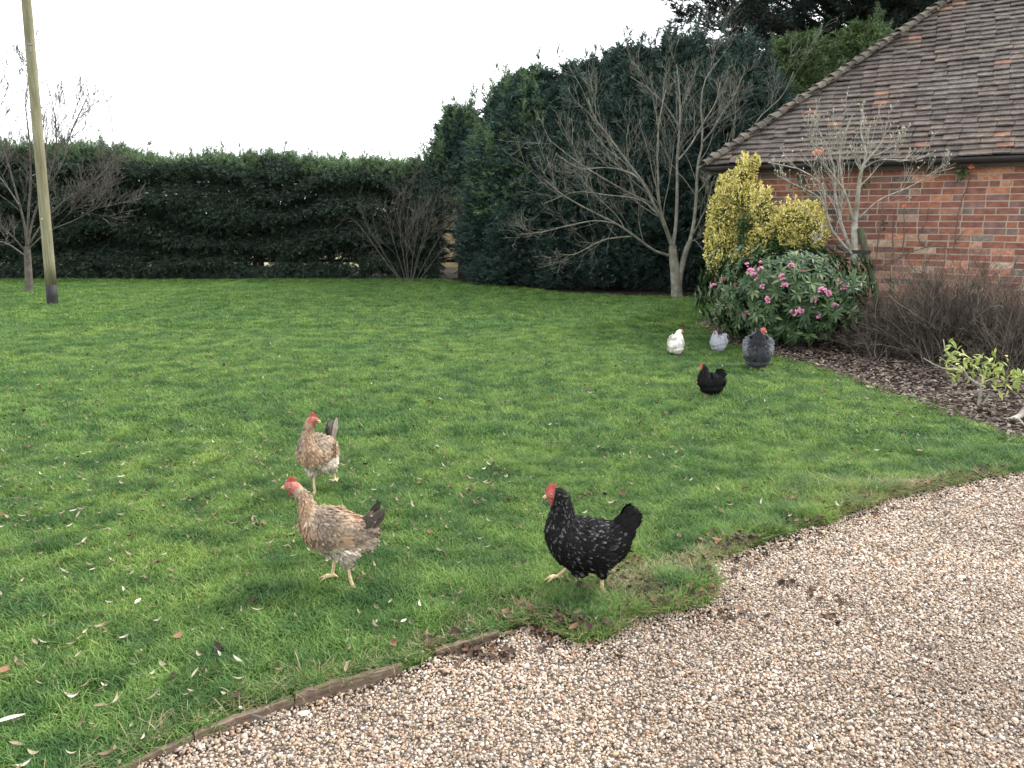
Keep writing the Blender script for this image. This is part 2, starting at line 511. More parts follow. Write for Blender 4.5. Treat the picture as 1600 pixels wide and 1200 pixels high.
# ---------------- grass
def blade_mesh(name, n, rad, length, width, seed, mat, lean=0.5, spread=1.0):
    r = np.random.default_rng(seed)
    a = r.uniform(0, 2 * np.pi, n); d = rad * np.sqrt(r.uniform(0, 1, n))
    base = np.stack([d * np.cos(a), d * np.sin(a), np.zeros(n)], 1)
    L = length * r.uniform(0.55, 1.15, n)
    az = r.uniform(0, 2 * np.pi, n)
    ln = r.uniform(0.1, lean, n) + 0.25 * d / rad * spread
    dirx = np.stack([np.cos(az), np.sin(az), np.zeros(n)], 1)
    side = np.stack([-np.sin(az), np.cos(az), np.zeros(n)], 1)
    w = width * r.uniform(0.7, 1.3, n)
    mb = MB()
    V = []
    for k, (t, wk) in enumerate(((0, 0.8), (0.45, 1.0), (0.8, 0.7))):
        c = base + dirx * (L * (ln * t + 0.5 * ln * t * t))[:, None]
        c[:, 2] += L * (t - 0.30 * ln * t * t)
        V += [c - side * (w * wk / 2)[:, None], c + side * (w * wk / 2)[:, None]]
    c = base + dirx * (L * (ln * 1.55))[:, None]; c[:, 2] += L * (1 - 0.40 * ln)
    V.append(c)
    V = np.stack(V, 1)
    o = (np.arange(n) * 7)[:, None]
    Q = np.concatenate([o + np.array([[0, 1, 3, 2]]), o + np.array([[2, 3, 5, 4]])])
    T = o + np.array([[4, 5, 6]])
    mb.add(V.reshape(-1, 3), Q)
    mb.F.append(T); mb.M.append(np.zeros(len(T), int))
    return mb.mesh(name, mat)

rg = np.random.default_rng(11)
gp = protos('grass_tuft_source',
            [blade_mesh(f'tuft_near_{i}', 46, 0.042, 0.036, 0.0021, 20 + i, m_grass, 0.9) for i in range(4)] +
            [blade_mesh(f'tuft_mid_{i}', 60, 0.080, 0.038, 0.0034, 30 + i, m_grass, 0.9) for i in range(4)] +
            [blade_mesh(f'tuft_far_{i}', 100, 0.150, 0.042, 0.0058, 40 + i, m_grass, 0.9) for i in range(4)] +
            [blade_mesh(f'tuft_long_{i}', 50, 0.045, 0.11, 0.0030, 50 + i, m_grass, 0.8, 1.5) for i in range(2)] +
            [blade_mesh(f'tuft_dry_{i}', 20, 0.05, 0.06, 0.0028, 60 + i, m_dry, 1.3, 1.5) for i in range(2)])
# collection children are sorted by name
g_names = sorted(o.name for o in gp.objects)
def lawn_points(n_per_m2, y0, y1):
    half = 0.80
    x0, x1 = -half * y1 - 1.2, half * y1 + 1.2
    n = int(n_per_m2 * (x1 - x0) * (y1 - y0))
    P = np.stack([rg.uniform(x0, x1, n), rg.uniform(y0, y1, n), np.zeros(n)], 1)
    P = P[np.abs(P[:, 0]) < half * P[:, 1] + 1.2]
    return P[in_poly(P, LAWN_POLY)]
Pn = lawn_points(760, 0.9, 5.0)
Pm = lawn_points(320, 5.0, 10.5)
Pf = lawn_points(230, 10.5, 21)
Pf = Pf[~in_poly(Pf, np.vstack([HB_G + [0, 0.15, 0], [[12, 13.0, 0]], [[14, 23.5, 0], [-30, 23.5, 0]]]))]
AllP, AllI, AllS = [], [], []
for P, lo, base in ((Pn, 0, 1.0), (Pm, 4, 1.0), (Pf, 8, 1.0)):
    n1 = vnoise(P, 1.1, 3); n2 = vnoise(P, 3.7, 5); n3 = vnoise(P, 9.0, 6)
    s = base * (0.55 + 0.45 * n1 + 0.55 * n2 + 0.35 * n3) * rg.uniform(0.8, 1.2, len(P))
    de = dist_poly(P, EDGE_G)
    s *= np.where(de < 0.12, 0.8, 1.0)
    keep = rg.uniform(0, 1, len(P)) < np.clip(0.55 + 0.9 * n2 + 0.4 * n3, 0, 1)
    P, s = P[keep], s[keep]
    thin = in_poly(P, [gnd(*q) for q in ((955, 872), (1100, 884), (1124, 905), (1112, 938), (1010, 952), (940, 925))])
    k2 = ~(thin & (rg.uniform(0, 1, len(P)) > 0.30)); P, s = P[k2], s[k2]
    AllP.append(P); AllS.append(np.stack([0.5 + 0.5 * s, 0.5 + 0.5 * s, s * 0.9], 1))
    AllI.append(lo + rg.integers(0, 4, len(P)))
# long untidy tufts along the drive edge and round the posts
def along(line, n, jitter):
    line = np.asarray(line)[:, :2]
    seg = np.linalg.norm(np.diff(line, axis=0), axis=1)
    c = np.concatenate([[0], np.cumsum(seg)])
    t = rg.uniform(0, c[-1], n)
    i = np.clip(np.searchsorted(c, t) - 1, 0, len(seg) - 1)
    f = ((t - c[i]) / seg[i])[:, None]
    p = line[i] * (1 - f) + line[i + 1] * f + rg.normal(0, jitter, (n, 2))
    return np.column_stack([p, np.zeros(n)])
def blob_pts(px, py, rx, ry, n):
    c = gnd(px, py); r = rg.normal(0, 1, (n, 2)) * [rx, ry]
    return np.column_stack([c[0] + r[:, 0], c[1] + r[:, 1], np.zeros(n)])
Lp = np.vstack([along(EDGE_G[9:18] + [0, 0.03, 0], 60, 0.05), along(EDGE_G[18:28] + [0, 0.07, 0], 110, 0.05),
                blob_pts(1075, 915, 0.06, 0.05, 45), blob_pts(940, 955, 0.10, 0.04, 40), blob_pts(900, 960, 0.07, 0.05, 40), blob_pts(1255, 808, 0.09, 0.05, 45), blob_pts(1350, 770, 0.12, 0.05, 45),
                blob_pts(1200, 835, 0.14, 0.04, 45), blob_pts(1545, 715, 0.25, 0.10, 110), blob_pts(350, 650, 0.05, 0.04, 15), blob_pts(810, 725, 0.05, 0.05, 14),
                blob_pts(640, 800, 0.05, 0.05, 12), blob_pts(930, 860, 0.12, 0.05, 20)])
Lp = Lp[in_poly(Lp, LAWN_POLY)]
AllP.append(Lp); AllI.append(12 * 1 + rg.integers(0, 2, len(Lp)) * 1 + 0)
AllS.append(np.repeat(rg.uniform(0.4, 0.78, len(Lp))[:, None], 3, 1))
Dp = np.vstack([blob_pts(1020, 905, 0.14, 0.06, 110), along(EDGE_G[0:9] + [0, 0.05, 0], 60, 0.03), along(EDGE_G[9:28] + [0, 0.02, 0], 420, 0.05), blob_pts(1080, 880, 0.15, 0.05, 50), blob_pts(960, 935, 0.2, 0.05, 70), blob_pts(1425, 765, 0.28, 0.05, 420), blob_pts(1340, 785, 0.15, 0.04, 90),
                blob_pts(1490, 752, 0.15, 0.05, 50), along(BED_G[2:10] - [0, 0.03, 0], 160, 0.05), blob_pts(870, 955, 0.2, 0.05, 60)])
Dp = Dp[in_poly(Dp, LAWN_POLY) & (dist_poly(Dp, EDGE_G) + 0 < 0.6) | in_poly(Dp, LAWN_POLY)]
AllP.append(Dp); AllI.append(14 + rg.integers(0, 2, len(Dp))); AllS.append(np.repeat(rg.uniform(0.5, 0.9, len(Dp))[:, None], 3, 1))
AllP, AllI, AllS = np.vstack(AllP), np.concatenate(AllI), np.vstack(AllS)
order = ['tuft_near'] * 4 + ['tuft_mid'] * 4 + ['tuft_far'] * 4 + ['tuft_long'] * 2 + ['tuft_dry'] * 2
# proto objects are named grass_tuft_source_<i>; Collection Info sorts alphabetically
want = [f'grass_tuft_source_{i:02d}' for i in range(16)]
lut = np.array([g_names.index(w) for w in want])
rot = np.stack([rg.normal(0, 0.10, len(AllP)), rg.normal(0, 0.10, len(AllP)), rg.uniform(0, 6.283, len(AllP))], 1)
tag(gn_scatter('grass', AllP, rot, AllS, lut[AllI], gp), 'short mown green lawn grass with longer tufts at the drive edge', 'grass', kind='stuff')

# ---------------- gravel pebbles
def pebble(name, seed, mat):
    import bmesh
    r = np.random.default_rng(seed)
    bm = bmesh.new()
    bmesh.ops.create_icosphere(bm, subdivisions=2, radius=0.5)
    sx, sy, sz = 1.0, r.uniform(0.65, 0.95), r.uniform(0.45, 0.7)
    off = Vector(r.uniform(0, 50, 3))
    for v in bm.verts:
        k = 1 + 0.35 * mnoise.noise(v.co * 1.8 + off) + 0.12 * mnoise.noise(v.co * 4.5 + off)
        v.co = Vector((v.co.x * sx * k, v.co.y * sy * k, v.co.z * sz * k))
    for f in bm.faces: f.smooth = True
    me = bpy.data.meshes.new(name); bm.to_mesh(me); bm.free()
    me.materials.append(mat)
    return me
pp = protos('pebble_source', [pebble(f'pebble_{i}', 70 + i, m_pebble) for i in range(8)])
def gravel_points(dens, y0, y1, half=0.80):
    x0, x1 = -half * y1 - 0.8, half * y1 + 0.8
    n = int(dens * (x1 - x0) * (y1 - y0))
    P = np.stack([rg.uniform(x0, x1, n), rg.uniform(y0, y1, n), np.zeros(n)], 1)
    P = P[np.abs(P[:, 0]) < half * P[:, 1] + 0.8]
    return P[in_poly(P, GRAVEL_POLY)]
G1, G2, G3 = gravel_points(19000, 1.0, 3.2), gravel_points(12000, 3.2, 6.5), gravel_points(900, 3, 6)
G = np.vstack([G1, G2])
sz = np.concatenate([rg.lognormal(math.log(0.0088), 0.28, len(G1)), rg.lognormal(math.log(0.0105), 0.26, len(G2))])
sz = np.clip(sz, 0.005, 0.024)
# stray stones on the edge of the lawn
St = np.vstack([along(EDGE_G[:28], 600, 0.06), blob_pts(1030, 905, 0.16, 0.06, 500), blob_pts(1110, 880, 0.12, 0.05, 200)])
G = np.vstack([G, St]); sz = np.concatenate([sz, rg.uniform(0.008, 0.018, len(St))])
h = 0.010 * np.sin((G[:, 0] * 0.62 - G[:, 1] * 0.78) * 3.6 + 0.8) + 0.012 * (vnoise(G, 2.2, 1) - 0.5) + 0.010 * (vnoise(G, 7, 2) - 0.5)
G[:, 2] = -0.036 + h + rg.uniform(0, 0.010, len(G))
d_e = dist_poly(G, EDGE_G)
G[:, 2] += np.clip(1 - d_e / 0.15, 0, 1) * 0.012
inl = in_poly(G, LAWN_POLY); G[inl, 2] = 0.006
rot = rg.normal(0, 0.5, (len(G), 3)); rot[:, 2] = rg.uniform(0, 6.283, len(G))
tag(gn_scatter('pebbles', G, rot, sz, rg.integers(0, 8, len(G)), pp), 'loose pale pebbles covering the gravel drive', 'gravel', kind='stuff')

# ---------------- bark chips
def chip(name, seed, mat):
    r = np.random.default_rng(seed)
    V, F = box(-0.5, 0.5, -0.22, 0.22, -0.05, 0.05)
    V = V + r.normal(0, 0.07, V.shape)
    mb = MB(); mb.add(V, F)
    return mb.mesh(name, mat)
cp = protos('chip_source', [chip(f'chip_{i}', 90 + i, m_bark_chip) for i in range(6)])
n = 48000
P = np.stack([rg.uniform(2.4, 10.5, n), rg.uniform(4.5, 11.5, n), np.zeros(n)], 1)
P = P[in_poly(P, BED_POLY)]
extra = along(BED_G[:10] - [0, 0.04, 0], 500, 0.06)
P = np.vstack([P, extra])
P[:, 2] = 0.014 + rg.uniform(0, 0.02, len(P)) + 0.02 * vnoise(P, 3, 4)
s = rg.uniform(0.018, 0.048, len(P))
rot = rg.normal(0, 0.30, (len(P), 3)); rot[:, 2] = rg.uniform(0, 6.283, len(P))
tag(gn_scatter('bark_mulch', P, rot, s, rg.integers(0, 6, len(P)), cp), 'brown bark chip mulch covering the flower bed', 'mulch', kind='stuff')

# ---------------- fallen leaves
def leaf_mesh(name, seed, mat, wide, curl):
    r = np.random.default_rng(seed)
    k = 7
    t = np.linspace(0, 1, k)
    w = wide * np.sin(np.pi * np.clip(t, 0.03, 0.99)) ** 0.8 / 2
    ang = curl * (t - 0.5) * r.uniform(0.5, 1.5)
    x = np.cumsum(np.concatenate([[0], np.cos(ang[1:])])) / k
    z = np.cumsum(np.concatenate([[0], np.sin(ang[1:])])) / k
    z -= z.min()
    fold = r.uniform(0.2, 0.7)
    bend = 0.12 * np.sin(np.pi * t) * r.uniform(-1, 1)
    V = np.concatenate([np.stack([x - 0.5, bend - w, z + w * fold], 1), np.stack([x - 0.5, bend, z], 1), np.stack([x - 0.5, bend + w, z + w * fold], 1)])
    F = []
    for i in range(k - 1):
        F += [[i, k + i, k + i + 1, i + 1], [k + i, 2 * k + i, 2 * k + i + 1, k + i + 1]]
    mb = MB(); mb.add(V, np.array(F))
    return mb.mesh(name, mat, smooth=True)
lp = protos('leaf_source', [leaf_mesh(f'leaf_p{i}', 100 + i, m_leaf_pale, 0.20, 1.6) for i in range(5)] + [leaf_mesh(f'leaf_d{i}', 110 + i, m_leaf_dark, 0.5, 2.2) for i in range(4)])
P1 = lawn_points(170, 1.2, 5.0); P1 = P1[rg.uniform(0, 1, len(P1)) < np.clip(0.35 + 0.25 * (-P1[:, 0]) + 1.3 * (vnoise(P1, 1.6, 8) - 0.5), 0.10, 1)]
P2 = lawn_points(34, 5.0, 11); P3 = lawn_points(8, 11, 18)
Pl = np.vstack([P1, P2, P3]); il = rg.integers(0, 5, len(Pl))
Pl[:, 2] = rg.uniform(0.020, 0.044, len(Pl))
sl = rg.uniform(0.022, 0.062, len(Pl)) * (1 + 0.0 * Pl[:, 1])
Pd = np.vstack([lawn_points(13, 1.2, 11), lawn_points(0.5, 11, 17), along(EDGE_G[8:28], 200, 0.05)]); 
dk = [blob_pts(px, py, rx, ry, n) for px, py, rx, ry, n in ((735, 1012, 0.10, 0.03, 60), (860, 975, 0.07, 0.03, 50), (1010, 925, 0.15, 0.05, 40), (1240, 908, 0.05, 0.03, 14), (1290, 935, 0.04, 0.02, 8), (1110, 958, 0.10, 0.04, 60),
      (1290, 960, 0.05, 0.03, 8), (515, 578, 0.06, 0.04, 8), (170, 588, 0.07, 0.04, 7), (405, 830, 0.03, 0.02, 6), (930, 780, 0.06, 0.03, 14), (880, 790, 0.05, 0.03, 8), (1180, 850, 0.15, 0.03, 40),
      (1340, 800, 0.10, 0.03, 16), (318, 790, 0.03, 0.02, 5), (545, 600, 0.05, 0.04, 5), (1355, 682, 0.05, 0.03, 5), (1240, 830, 0.10, 0.03, 18), (1560, 735, 0.1, 0.04, 14), (980, 885, 0.04, 0.02, 6), (650, 765, 0.03, 0.02, 4))]
Pd = np.vstack([Pd] + dk)
Pd[:, 2] = np.where(in_poly(Pd, GRAVEL_POLY), -0.022, 0.026) + rg.uniform(0, 0.012, len(Pd))
idl = 5 + rg.integers(0, 4, len(Pd)); sd = rg.uniform(0.022, 0.058, len(Pd))
Pg = gravel_points(14, 1.2, 6); Pg[:, 2] = -0.02
Pall = np.vstack([Pl, Pd, Pg]); I = np.concatenate([il, idl, rg.integers(3, 9, len(Pg))]); S = np.concatenate([sl, sd, rg.uniform(0.012, 0.030, len(Pg))])
rot = rg.normal(0, 0.28, (len(Pall), 3)); rot[:, 2] = rg.uniform(0, 6.283, len(Pall))
ln = sorted(o.name for o in lp.objects); lutl = np.array([ln.index(f'leaf_source_{i:02d}') for i in range(9)])
tag(gn_scatter('fallen_leaves', Pall, rot, S, lutl[I], lp), 'scattered pale and brown dead leaves on the lawn and drive', 'leaves', kind='stuff')
#PART2
# ================================================================== timber edging
def edging(px0, px1, n, label, seed, zt=0.012):
    r = np.random.default_rng(seed)
    a, b = gnd(*px0), gnd(*px1)
    d = nrm(b - a); L = np.linalg.norm(b - a)
    t = thing_mesh = MB()
    k = n
    xs = np.linspace(0, L, k)
    V = []
    for i, x in enumerate(xs):
        w = 0.011 + r.normal(0, 0.0006); top = zt + r.normal(0, 0.0010); s = r.normal(0, 0.003)
        for yy, zz in ((-w + s, -0.09), (w + s, -0.09), (w + s, top - 0.003), (w * 0.6 + s, top), (-w * 0.6 + s, top + r.normal(0, .002)), (-w + s, top - 0.003)):
            V.append([x, yy, zz])
    V = np.array(V); F = []
    for i in range(k - 1):
        for j in range(6):
            F.append([i * 6 + j, (i + 1) * 6 + j, (i + 1) * 6 + (j + 1) % 6, i * 6 + (j + 1) % 6])
    mb = MB(); mb.add(V, np.array(F)[:, ::-1])
    mb.F.append(np.array([[0, 1, 2, 3], [0, 3, 4, 5]])); mb.M.append(np.zeros(2, int))
    e = (k - 1) * 6
    mb.F.append(np.array([[e + 3, e + 2, e + 1, e], [e + 5, e + 4, e + 3, e]])); mb.M.append(np.zeros(2, int))
    o = part('edging_board', mb, m_edge, world=False, loc=tuple(a), rotz=math.atan2(d[1], d[0]))
    return tag(o, label, 'edging board', 'timber edging boards along the drive')
edging((165, 1208), (301, 1146), 14, 'low buried timber edging board nearest the bottom of the lawn edge', 1, 0.000)
edging((303, 1146), (457, 1090), 16, 'half covered timber edging board between two others', 2, 0.007)
edging((460, 1089), (628, 1043), 18, 'clean brown timber edging board standing proud beside the gravel', 3, 0.017)
edging((680, 1017), (778, 986), 12, 'short worn timber edging board at the end near the black hen', 4, 0.008)

# ================================================================== brick building
house = thing('brick_building', 'red brick outbuilding with a steep dark clay tiled roof beside the flower bed', 'building', tuple(C0), HOUSE_ROT)
m_brick = M('red_brick', [(0, (0.205, 0.088, 0.064)), (0.18, (0.235, 0.100, 0.070)), (0.34, (0.170, 0.078, 0.063)), (0.48, (0.265, 0.112, 0.074)), (0.58, (0.205, 0.092, 0.070)),
                          (0.70, (0.185, 0.105, 0.092)), (0.80, (0.36, 0.155, 0.096)), (0.85, (0.150, 0.108, 0.098)), (0.92, (0.075, 0.068, 0.068)), (0.94, (0.27, 0.125, 0.096)), (0.985, (0.34, 0.22, 0.165))],
            'island', 0.9, 0.15, interp='CONSTANT', mottle=[(14, 0.68, 1.25, 'Object'), (1.1, 0.85, 1.15, 'Object')], bump=(45, 0.7, 0.006))
m_brick_worn = M('worn_brick', [(0, (0.28, 0.12, 0.085)), (0.3, (0.36, 0.18, 0.12)), (0.5, (0.22, 0.12, 0.095)), (0.7, (0.34, 0.205, 0.145)), (0.85, (0.36, 0.27, 0.20)), (0.95, (0.17, 0.14, 0.12))],
            'island', 0.95, 0.1, interp='CONSTANT', mottle=[(22, (0.7, 0.7, 0.7), (1.5, 1.45, 1.4), 'Object')], bump=(45, 0.9, 0.008))
m_mortar = M('lime_mortar', [(0.3, (0.27, 0.225, 0.17)), (0.7, (0.40, 0.34, 0.265))], 'noise', 0.95, 0.1, 9, bump=(60, 0.6, 0.005))
m_plinth = M('plinth_stone', [(0.3, (0.10, 0.080, 0.060)), (0.7, (0.20, 0.16, 0.125))], 'noise', 0.9, 0.1, 9, bump=(30, 0.6, 0.01))
m_tile = M('clay_tile', [(0, (0.084, 0.073, 0.068)), (0.2, (0.100, 0.086, 0.079)), (0.4, (0.075, 0.066, 0.063)), (0.6, (0.112, 0.096, 0.087)), (0.8, (0.091, 0.079, 0.074)), (0.93, (0.130, 0.107, 0.094)), (0.977, (0.18, 0.105, 0.080)), (0.9962, (0.27, 0.145, 0.095))],
           'island', 0.85, 0.2, interp='CONSTANT', mottle=[(9, 0.68, 1.35, 'Object'), (60, (0.7, 0.7, 0.7), (1.5, 1.5, 1.45), 'Object'), (0.7, (0.92, 0.85, 0.82), (1.1, 1.1, 1.1), 'Object')], bump=(60, 0.5, 0.004))
m_hip = M('lichen_tile', [(0, (0.062, 0.054, 0.047)), (0.5, (0.090, 0.078, 0.066)), (1, (0.125, 0.11, 0.086))], 'island', 0.9, 0.15, mottle=[(18, 0.65, 1.35, 'Object')], bump=(50, 0.5, 0.004))
m_deck = M('roof_underlay', [(0, (0.02, 0.018, 0.017)), (1, (0.03, 0.027, 0.025))], 'noise', 0.95, 0.1)
m_gutter = M('dark_gutter', [(0.3, (0.022, 0.021, 0.023)), (0.7, (0.045, 0.042, 0.045))], 'noise', 0.5, 0.4, 6)
m_wood_dark = M('dark_painted_wood', [(0.3, (0.03, 0.026, 0.024)), (0.7, (0.06, 0.05, 0.045))], 'noise', 0.7, 0.3, 6)

rb = np.random.default_rng(5)
def brick_face(L, H, seed, z0=0.0):
    """boxes for a stretcher-bond face in the plane y=0, facing -y"""
    r = np.random.default_rng(seed)
    cw, ch, jt = 0.228, 0.0765, 0.0135
    out, worn = [], []
    z, row = z0, 0
    while z < H - 0.01:
        x = -(0.5 * cw if row % 2 else 0) - r.uniform(0, 0.02)
        while x < L:
            w = cw * (0.5 if r.random() < 0.07 else 1.0)
            a, b = max(x, 0.0), min(x + w - jt, L)
            if b - a > 0.03:
                jz = r.normal(0, 0.0012, 2)
                d = abs(r.normal(0, 0.0008)) - 0.0040
                V, F = box(a + r.normal(0, .0012), b + r.normal(0, .0012), -d, 0.012, z + jz[0], min(z + ch - jt + jz[1], H))
                wpz = (z < 0.75 and r.random() < 0.5 * (1 - z / 0.9)) or (z < 1.25 and z > 0.4 and 1.2 < x < 5.0 and r.random() < 0.42) or r.random() < 0.025
                (worn if wpz else out).append(V)
            x += w
        z += ch; row += 1
    return out, worn, F
wmb = MB()
Vb, Fb = box(0.003, BLEN - 0.003, 0.0065, BDEP - 0.006, 0, EAVE + 0.02)
wmb.add(Vb, Fb, 0)
o_, w_, FF = brick_face(BLEN, EAVE - 0.02, 7)
for lst, mi in ((o_, 1), (w_, 2)):
    for V in lst: wmb.add(V, FF, mi)
o_, w_, FF = brick_face(BDEP - 0.03, EAVE - 0.02, 8)     # left end wall (plane x=0)
for lst, mi in ((o_, 1), (w_, 2)):
    for V in lst:
        V2 = np.stack([V[:, 1], BDEP - 0.012 - V[:, 0] - 0.005, V[:, 2]], 1)
        V2[:, 0] += 0.0
        wmb.add(V2, FF, mi)
part('wall', wmb, [m_mortar, m_brick, m_brick_worn], house, world=False)
pmb = MB()
V, F = box(-0.05, BLEN + 0.05, -0.055, 0.02, -0.05, 0.16); pmb.add(V, F)
V, F = box(-0.05, 0.02, 0.0205, BDEP + 0.05, -0.05, 0.16); pmb.add(V, F)
part('plinth', pmb, m_plinth, house, world=False)

OV = 0.15
def roof_face(L, maxd, seed, orange=True):
    """tiles of a hipped face: local x along eave 0..L, y inwards, z up. returns V,F arrays"""
    r = np.random.default_rng(seed)
    TW, TL, G, TH = 0.168, 0.20, 0.098, 0.017
    ct, st = math.cos(PITCHR), math.sin(PITCHR)
    BV, BF = box(-0.5, 0.5, 0, 1, -0.5, 0.5)
    # subdivide lightly for camber: just use box
    P, X, Z, S = [], [], [], []
    rows = int(maxd / (G * ct)) + 1
    for k in range(rows):
        t0 = k * G
        d = t0 * ct
        a, b = d * 1.0, L - d * 1.0
        if b - a < 0.1: break
        x = a - (TW * 0.5 if k % 2 else 0)
        sag = 0.006 * math.sin(k * 0.7)
        while x < b + TW:
            cx = x + TW / 2
            if a - 0.02 < cx < b + 0.02:
                wav = 0.012 * math.sin(cx * 1.7 + 0.6 + k * 0.06) + 0.009 * math.sin(cx * 4.3 + k * 0.35) + r.normal(0, 0.0028)
                off = 0.012 + 0.022 * 1.0 + r.normal(0, 0.0025)
                tt = t0 + r.normal(0, 0.004) + wav * 0.3
                base = np.array([cx, 0, 0]) + tt * np.array([0, ct, st]) + (off + wav * 0.5) * np.array([0, -st, ct])
                ang = r.normal(0, 0.02)
                tilt = 0.25 + r.normal(0, 0.03)
                up = np.array([0, ct, st]); n = np.array([0, -st, ct])
                yv = nrm(up * math.cos(tilt) - n * math.sin(tilt) + np.array([1, 0, 0]) * ang)
                P.append(base); X.append(yv); Z.append(n + np.array([r.normal(0, 0.02), 0, 0])); S.append([TL, TW * 0.992, TH])
            x += TW + r.normal(0, 0.004)
    tm = (np.stack([BV[:, 1], -BV[:, 0], BV[:, 2]], 1), BF)
    return scatter(tm, P, np.array(X), np.array(Z), S)
rmb = MB()
Lf, Ld = BLEN + 2 * OV, BDEP + 2 * OV
maxd = Ld / 2
tz = EAVE
def place(V, ox, oy, rot):
    c, s = math.cos(rot), math.sin(rot)
    return np.stack([V[:, 0] * c - V[:, 1] * s + ox, V[:, 0] * s + V[:, 1] * c + oy, V[:, 2] + tz], 1)
V, F = roof_face(Lf, maxd, 21); rmb.add(place(V, -OV, -OV, 0), F, 1)
V, F = roof_face(Ld, maxd, 22); rmb.add(place(V, -OV, Ld - OV, -math.pi / 2), F, 1)
V, F = roof_face(Ld, maxd, 23); rmb.add(place(V, Lf - OV, -OV, math.pi / 2), F, 1)
V, F = roof_face(Lf, maxd, 24); rmb.add(place(V, Lf - OV, Ld - OV, math.pi), F, 1)
rz = tz + maxd * math.tan(PITCHR)
e = [[-OV, -OV, tz], [Lf - OV, -OV, tz], [Lf - OV, Ld - OV, tz], [-OV, Ld - OV, tz], [-OV + maxd, -OV + maxd, rz], [Lf - OV - maxd, -OV + maxd, rz]]
dv = np.array(e); 
F4 = np.array([[0, 1, 5, 4], [2, 3, 4, 5]]); F3 = np.array([[3, 0, 4], [1, 2, 5]])
n0 = rmb.n
rmb.add(dv, F4, 0); rmb.F.append(F3 + n0); rmb.M.append(np.zeros(2, int))
rmb.F.append(np.array([[3, 2, 1, 0]]) + n0); rmb.M.append(np.zeros(1, int))
roof = part('roof', rmb, [m_deck, m_tile], house, world=False)
# bonnet tiles along the hips
hmb = MB()
rr = np.random.default_rng(33)
def half_cone(n=9):
    V = []
    for x, ra, zz in ((0, 0.105, 0.0), (1, 0.070, 0.0)):
        for th, sh in ((0, 0), (0.016, 1)):
            for i in range(n):
                a = math.pi * (i / (n - 1))
                V.append([x, (ra - th) * math.cos(a), (ra - th) * math.sin(a) * 0.72 + zz])
    F = []
    for i in range(n - 1):
        F += [[i, 2 * n + i, 2 * n + i + 1, i + 1], [n + i, n + i + 1, 3 * n + i + 1, 3 * n + i], [i, i + 1, n + i + 1, n + i]]
    return np.array(V), np.array(F)
HC = half_cone()
for (a, b) in (((-OV, -OV), (1, 1)), ((-OV, Ld - OV), (1, -1)), ((Lf - OV, -OV), (-1, 1))):
    hl = maxd * math.sqrt(2 + math.tan(PITCHR) ** 2)
    dirv = nrm(np.array([b[0], b[1], math.tan(PITCHR)]))
    k = int(hl / 0.125)
    P, X, Z, S = [], [], [], []
    for i in range(k):
        p = np.array([a[0], a[1], tz]) + dirv * (i * 0.125 - 0.03) + np.array([0, 0, 0.035 + rr.normal(0, 0.004)])
        lift = nrm(dirv + np.array([0, 0, -0.10 + rr.normal(0, 0.02)]) + rr.normal(0, 0.02, 3))
        P.append(p); X.append(lift); Z.append([0, 0, 1]); S.append([0.25, 1, 1])
    V, F = scatter(HC, P, np.array(X), np.array(Z, float), S)
    hmb = MB(); hmb.add(V, F)
    part('hip_tiles', hmb, m_hip, roof, world=False)
# gutter, brackets, fascia
gm = MB()
n = 9
V = []
for x in (-0.12, BLEN + 0.3):
    for ra in (0.055, 0.050):
        for i in range(n):
            a = math.pi + math.pi * i / (n - 1)
            V.append([x, -OV - 0.035 + ra * math.cos(a), EAVE - 0.005 + ra * math.sin(a)])
F = []
for i in range(n - 1):
    F += [[i, 2 * n + i, 2 * n + i + 1, i + 1], [n + i, n + i + 1, 3 * n + i + 1, 3 * n + i], [i, i + 1, n + i + 1, n + i]]
F += [[0, n, 3 * n, 2 * n], [n - 1, 3 * n - 1, 4 * n - 1, 2 * n - 1]]
gm.add(np.array(V), np.array(F))
g_o = part('gutter', gm, m_gutter, house, world=False)
fm = MB()
V, F = box(-0.10, BLEN + 0.1, -OV + 0.03, -OV + 0.05, EAVE - 0.10, EAVE - 0.004); fm.add(V, F)
V, F = box(-0.10, -0.08, -OV + 0.0505, BDEP + OV, EAVE - 0.10, EAVE - 0.004); fm.add(V, F)
V, F = box(-0.079, BLEN + 0.1, -OV + 0.0505, -0.01, EAVE - 0.06, EAVE - 0.04); fm.add(V, F)
part('fascia', fm, m_wood_dark, house, world=False)

